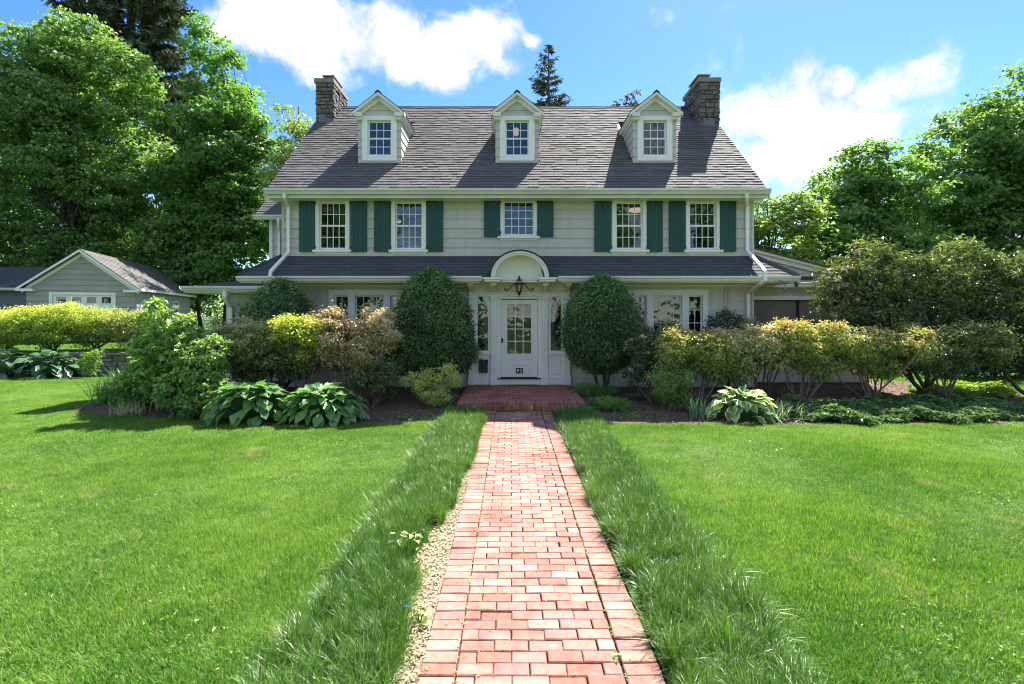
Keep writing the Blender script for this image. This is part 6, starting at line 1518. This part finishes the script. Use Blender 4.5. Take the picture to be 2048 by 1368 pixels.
# ------------------------------------------------------------ grass
src = bpy.data.collections.new('grass_sources')
def grass_patch(name, rad, n, Lr, Wr, lean, droop, mat, seed, seg=2, curl=.0, soft=1.0):
    rng = np.random.default_rng(seed); r_ = rad * np.sqrt(rng.uniform(0, 1, n)) * soft; a = rng.uniform(0, 2 * math.pi, n)
    bs = np.stack([r_ * np.cos(a), r_ * np.sin(a), np.full(n, -.006)], 1)
    me = blades(name, bs, rng.uniform(0, 2 * math.pi, n), np.abs(rng.normal(size=n)) * lean, rng.uniform(*Lr, n), rng.uniform(*Wr, n), rng.uniform(.1, 1, n) * droop, seg, rng.uniform(0, 1, n), curl)
    me.materials.append(M[mat]); o = bpy.data.objects.new(name, me); return o
def scatter_object(name, label, pts, rots, scls, sources, seed):
    c = bpy.data.collections.new(name + '_source')
    for s in sources: c.objects.link(s)
    me = bpy.data.meshes.new(name); me.vertices.add(len(pts)); me.vertices.foreach_set('co', np.ascontiguousarray(pts, dtype=np.float32).ravel())
    for nm, arr, ty in (('rot', rots, 'FLOAT_VECTOR'), ('scl', scls, 'FLOAT_VECTOR')):
        a = me.attributes.new(nm, ty, 'POINT'); a.data.foreach_set('vector', np.ascontiguousarray(arr, dtype=np.float32).ravel())
    me.update()
    o = ob(name, me)
    ng = bpy.data.node_groups.new(name + '_nodes', 'GeometryNodeTree')
    ng.interface.new_socket('Geometry', in_out='INPUT', socket_type='NodeSocketGeometry'); ng.interface.new_socket('Geometry', in_out='OUTPUT', socket_type='NodeSocketGeometry')
    n = ng.nodes; gi = n.new('NodeGroupInput'); go = n.new('NodeGroupOutput'); ip = n.new('GeometryNodeInstanceOnPoints'); ci = n.new('GeometryNodeCollectionInfo')
    ci.inputs['Collection'].default_value = c; ci.inputs['Separate Children'].default_value = True; ci.inputs['Reset Children'].default_value = True
    ip.inputs['Pick Instance'].default_value = True
    ra = n.new('GeometryNodeInputNamedAttribute'); ra.data_type = 'FLOAT_VECTOR'; ra.inputs['Name'].default_value = 'rot'
    sa = n.new('GeometryNodeInputNamedAttribute'); sa.data_type = 'FLOAT_VECTOR'; sa.inputs['Name'].default_value = 'scl'
    l = ng.links; l.new(gi.outputs[0], ip.inputs['Points']); l.new(ci.outputs[0], ip.inputs['Instance']); l.new(ra.outputs[0], ip.inputs['Rotation']); l.new(sa.outputs[0], ip.inputs['Scale']); l.new(ip.outputs[0], go.inputs[0])
    md = o.modifiers.new('scatter', 'NODES'); md.node_group = ng
    return tag(o, label, 'grass', kind='stuff')

def on_lawn(x, y):
    if y > 16.9: return False
    if y < 2.0 or abs(x) > 1.12 * y + 2.2: return False
    if y < 10.6 and -.72 < x < 1.06: return False
    if 10.2 < y < 10.6 and -1.2 < x < 1.48: return False
    if y < 5.6 and -.95 < x < 0: return False
    if in_poly(x, y, BED_L) or in_poly(x, y, BED_R): return False
    if y > 13.0 and -9 < x < 10.5: return False
    if x < -10 and y > 16.0: return False
    return True
rng = np.random.default_rng(200)
lp = []
stepg = .19
for i in range(-100, 101):
    for j in range(10, 92):
        x = i * stepg + rng.uniform(-.07, .07); y = j * stepg + rng.uniform(-.07, .07)
        if on_lawn(x, y): lp.append((x, y, 0))
for i in range(60):
    for j in range(22):
        x = -24 + i * .24 + rng.uniform(-.1, .1); y = 17.35 + j * .24 + rng.uniform(-.1, .1)
        if x < -10.8: lp.append((x, y, TZ - .02))
lp = np.array(lp); n = len(lp)
rots = np.stack([np.zeros(n), np.zeros(n), rng.uniform(0, 6.28, n)], 1)
hn = .85 + .3 * np.sin(lp[:, 0] * 1.3 + 1) * np.sin(lp[:, 1] * 1.1) + rng.normal(size=n) * .12
scl = np.stack([np.ones(n), np.ones(n), np.clip(hn, .55, 1.5)], 1)
lawn_src = [grass_patch('lawn_patch', .19, 1250, (.035, .085), (.0030, .0062), .6, .75, 'lawn', 300 + k) for k in range(6)]
LAWN_PTS = lp[lp[:, 2] < .1]
scatter_object('lawn_grass', 'short bright green mown lawn on both sides of the brick path', lp, rots, scl, lawn_src, 1)
# border grass along the path
def strip_pts(xa, xb, y0, y1, dens, rng, wob=.06, gap=None):
    out = []
    n = int((xb - xa) * (y1 - y0) * dens)
    for _ in range(n):
        y = rng.uniform(y0, y1); e = wob * math.sin(y * 2.1) + wob * .6 * math.sin(y * 5.3 + 1)
        x = rng.uniform(xa, xb) + e * .5
        if gap and gap(x, y): continue
        out.append((x, y, 0))
    return np.array(out)
tuft = [grass_patch('border_tuft', .05, 80, (.17, .29), (.0032, .0062), .40, .85, 'liriope', 320 + k, 5, .05) for k in range(6)]
def gapL(x, y):
    e = np.interp(y, [2.2, 3.2, 3.7, 4.3, 4.9, 5.6, 6.6, 7.2, 10], [-.64, -.66, -.72, -.80, -.68, -.62, -.58, -.53, -.52])
    return x > e + .02
for nm, xa, xb, lab, gp_, sd_ in (('border_grass', -1.30, -.54, 'long arching border grass along the path edge with the bare soil strip', gapL, 5), ('border_grass', .885, 1.60, 'long arching border grass along the path edge with no bare soil', None, 6)):
    rng = np.random.default_rng(sd_); q = strip_pts(xa, xb, 2.0, 10.25, 190, rng, .06, gp_); n = len(q)
    az_in = rng.uniform(0, 6.28, n)
    scl = np.repeat(rng.uniform(.72, 1.08, n)[:, None], 3, 1)
    scatter_object(nm, lab, q, np.stack([rng.normal(size=n) * .1, rng.normal(size=n) * .1, az_in], 1), scl, tuft, sd_)
# moss and seedlings in the path joints
rng = np.random.default_rng(77); nj = 210; jx = np.where(rng.uniform(size=nj) < .28, PATH_X1 - .204, np.where(rng.uniform(size=nj) < .5, PATH_X0 + .204, rng.uniform(PATH_X0, PATH_X1, nj)))
jrow = np.round((rng.uniform(2.4, 8.5, nj) - PATH_Y0) / BP) * BP + PATH_Y0 + .0; jy = np.where((jx > PATH_X0 + .25) & (jx < PATH_X1 - .25), jrow, rng.uniform(2.4, 8.5, nj))
per = 5; ci = np.repeat(np.arange(nj), per); m_ = nj * per; az = rng.uniform(0, 6.28, m_)
P = np.stack([jx[ci] + rng.normal(size=m_) * .010, jy[ci] + rng.normal(size=m_) * .008, np.full(m_, .004) + rng.uniform(0, .012, m_)], 1)
o = ob('joint_seedlings', leaves_mesh('joint_seedlings', P, np.array([0, 0, 1]) + rng.normal(size=(m_, 3)) * .4, np.stack([np.cos(az), np.sin(az), rng.uniform(0, .5, m_)], 1), rng.uniform(.006, .020, m_), rng.uniform(.004, .012, m_), rng.uniform(0, .7, m_)), 'weed'); tag(o, 'tiny green seedlings in the brick path joints', 'weeds', kind='stuff')
def weed(label, px, py, n, L_, seed, h=.08):
    Yw = CAM_Z * F / (py - PY); base = (gx(px, Yw), Yw, 0); rng = np.random.default_rng(seed)
    root = thing('weed', label, 'weed', base, 0); az = rng.uniform(0, 6.28, n)
    P = np.stack([np.cos(az) * .03, np.sin(az) * .03, rng.uniform(.3, 1, n) * h], 1)
    ob('leaves', leaves_mesh('leaves', P, np.array([0, 0, 1]) + rng.normal(size=(n, 3)) * .25, np.stack([np.cos(az), np.sin(az), rng.uniform(-.1, .4, n)], 1), rng.uniform(.7, 1.1, n) * L_, rng.uniform(.7, 1.1, n) * L_ * .8, rng.uniform(.3, 1, n)), 'weed', root, base)
    mb = MB(); [mb.tube([(0, 0, -.01), tuple(p)], .003, 4) for p in P]; ob('stalks', mb, 'fern', root, base)
weed('pale broad-leaved weed in the border grass, farther from the path bricks', 795, 1112, 9, .07, 401, .20)
weed('pale broad-leaved weed in the border grass at the top of the bare soil', 826, 1112, 8, .06, 402, .20)
weed('yellowish seedling on the bare soil beside the blue plastic scrap', 838, 1250, 9, .065, 403, .10)
weed('leafy weed in the path joint beside the edge bricks', 1246, 1322, 8, .035, 404, .03)
Yb = CAM_Z * F / (1250 - PY)
o = ob('plastic_scrap', MB().prism([(0, 0), (.035, .01), (.06, -.004), (.065, .012), (.03, .03), (.005, .022)], 'y', 0, .02), 'blue', None, (gx(806, Yb), Yb, .10), (.1, .2, .3), .7); tag(o, 'tiny bright blue plastic scrap caught in the border grass by the path', 'litter')

# clover, fallen leaves and dry clippings on the lawn
rng = np.random.default_rng(500)
def lawn_bits(name, label, n, seed, L_, W_, z, mat, patchy=None, per=1):
    r = np.random.default_rng(seed); k = r.choice(len(LAWN_PTS), n * 4); q = LAWN_PTS[k][:, :2] + r.uniform(-.12, .12, (n * 4, 2))
    if patchy: q = q[(np.sin(q[:, 0] * patchy + 1.3) * np.sin(q[:, 1] * patchy * 1.3 + .4) + .5 * np.sin(q[:, 0] * patchy * 2.7 + q[:, 1] * 2.1)) > .75]
    q = q[:n]; n = len(q); ci_ = np.repeat(np.arange(n), per); m2 = n * per
    a_ = r.uniform(0, 6.28, m2); P_ = np.stack([q[ci_, 0] + r.normal(size=m2) * .012, q[ci_, 1] + r.normal(size=m2) * .012, r.uniform(.6, 1.05, m2) * z], 1)
    o = ob(name, leaves_mesh(name, P_, np.array([0, 0, 1]) + r.normal(size=(m2, 3)) * .35, np.stack([np.cos(a_), np.sin(a_), r.normal(size=m2) * .2], 1), r.uniform(.6, 1.2, m2) * L_, r.uniform(.6, 1.2, m2) * W_, r.uniform(0, 1, m2)), mat)
    return tag(o, label, 'lawn litter', kind='stuff')
lawn_bits('clover', 'patches of clover leaves in the lawn', 2600, 501, .022, .02, .055, 'freshgreen', 1.1, 3)
lawn_bits('dry_clippings', 'straw-coloured clippings lying in the lawn', 2400, 502, .06, .005, .05, 'straw', .8)
lawn_bits('fallen_leaves', 'few brown fallen leaves on the lawn', 70, 503, .05, .03, .06, 'straw')

# uplight at the corner of the stoop
c = B(1177, 10.45)
ul = thing('garden_uplight', 'small dark grey garden uplight tilted at the corner of the stoop', 'garden light', c)
ob('lamp_head', MB().tube([(c[0] - .02, c[1], c[2] + .06), (c[0] - .01, c[1], c[2] + .12), (c[0] + .03, c[1] + .01, c[2] + .22), (c[0] + .06, c[1] + .02, c[2] + .26)], [.03, .05, .058, .05], 10), 'rubber', ul)
ob('stake', MB().tube([(c[0] - .02, c[1], c[2] - .05), (c[0] - .02, c[1], c[2] + .07)], .012, 6).box(c[0] - .05, c[0] + .03, c[1] - .02, c[1] + .02, c[2] + .02, c[2] + .045), 'rubber', ul)

# ------------------------------------------------------------ trees across the street, mirrored in the windows
def copy_tree(o, loc, rotz, scale, label):
    c = o.copy(); col.objects.link(c); c.location = loc; c.rotation_euler = (0, 0, rotz); c.scale = (scale,) * 3; c['label'] = label; c['group'] = 'trees across the street'
    for ch in o.children:
        k = ch.copy(); col.objects.link(k); k.parent = c
    return c
src_t = [o for o in sc.objects if o.name.startswith('maple_tree')]
for i, (x, y, s_, lab) in enumerate(((-17, -26, .75, 'street tree mirrored in the upper windows on the mailbox side'), (-5, -30, .6, 'street tree mirrored low in the window above the arched hood'), (9, -27, .7, 'street tree mirrored in the upper windows on the sunroom side'), (22, -30, .8, 'street tree mirrored in the sunroom screens'))):
    copy_tree(src_t[i % 2], (x, y, 0), 1.3 * i, s_, lab)
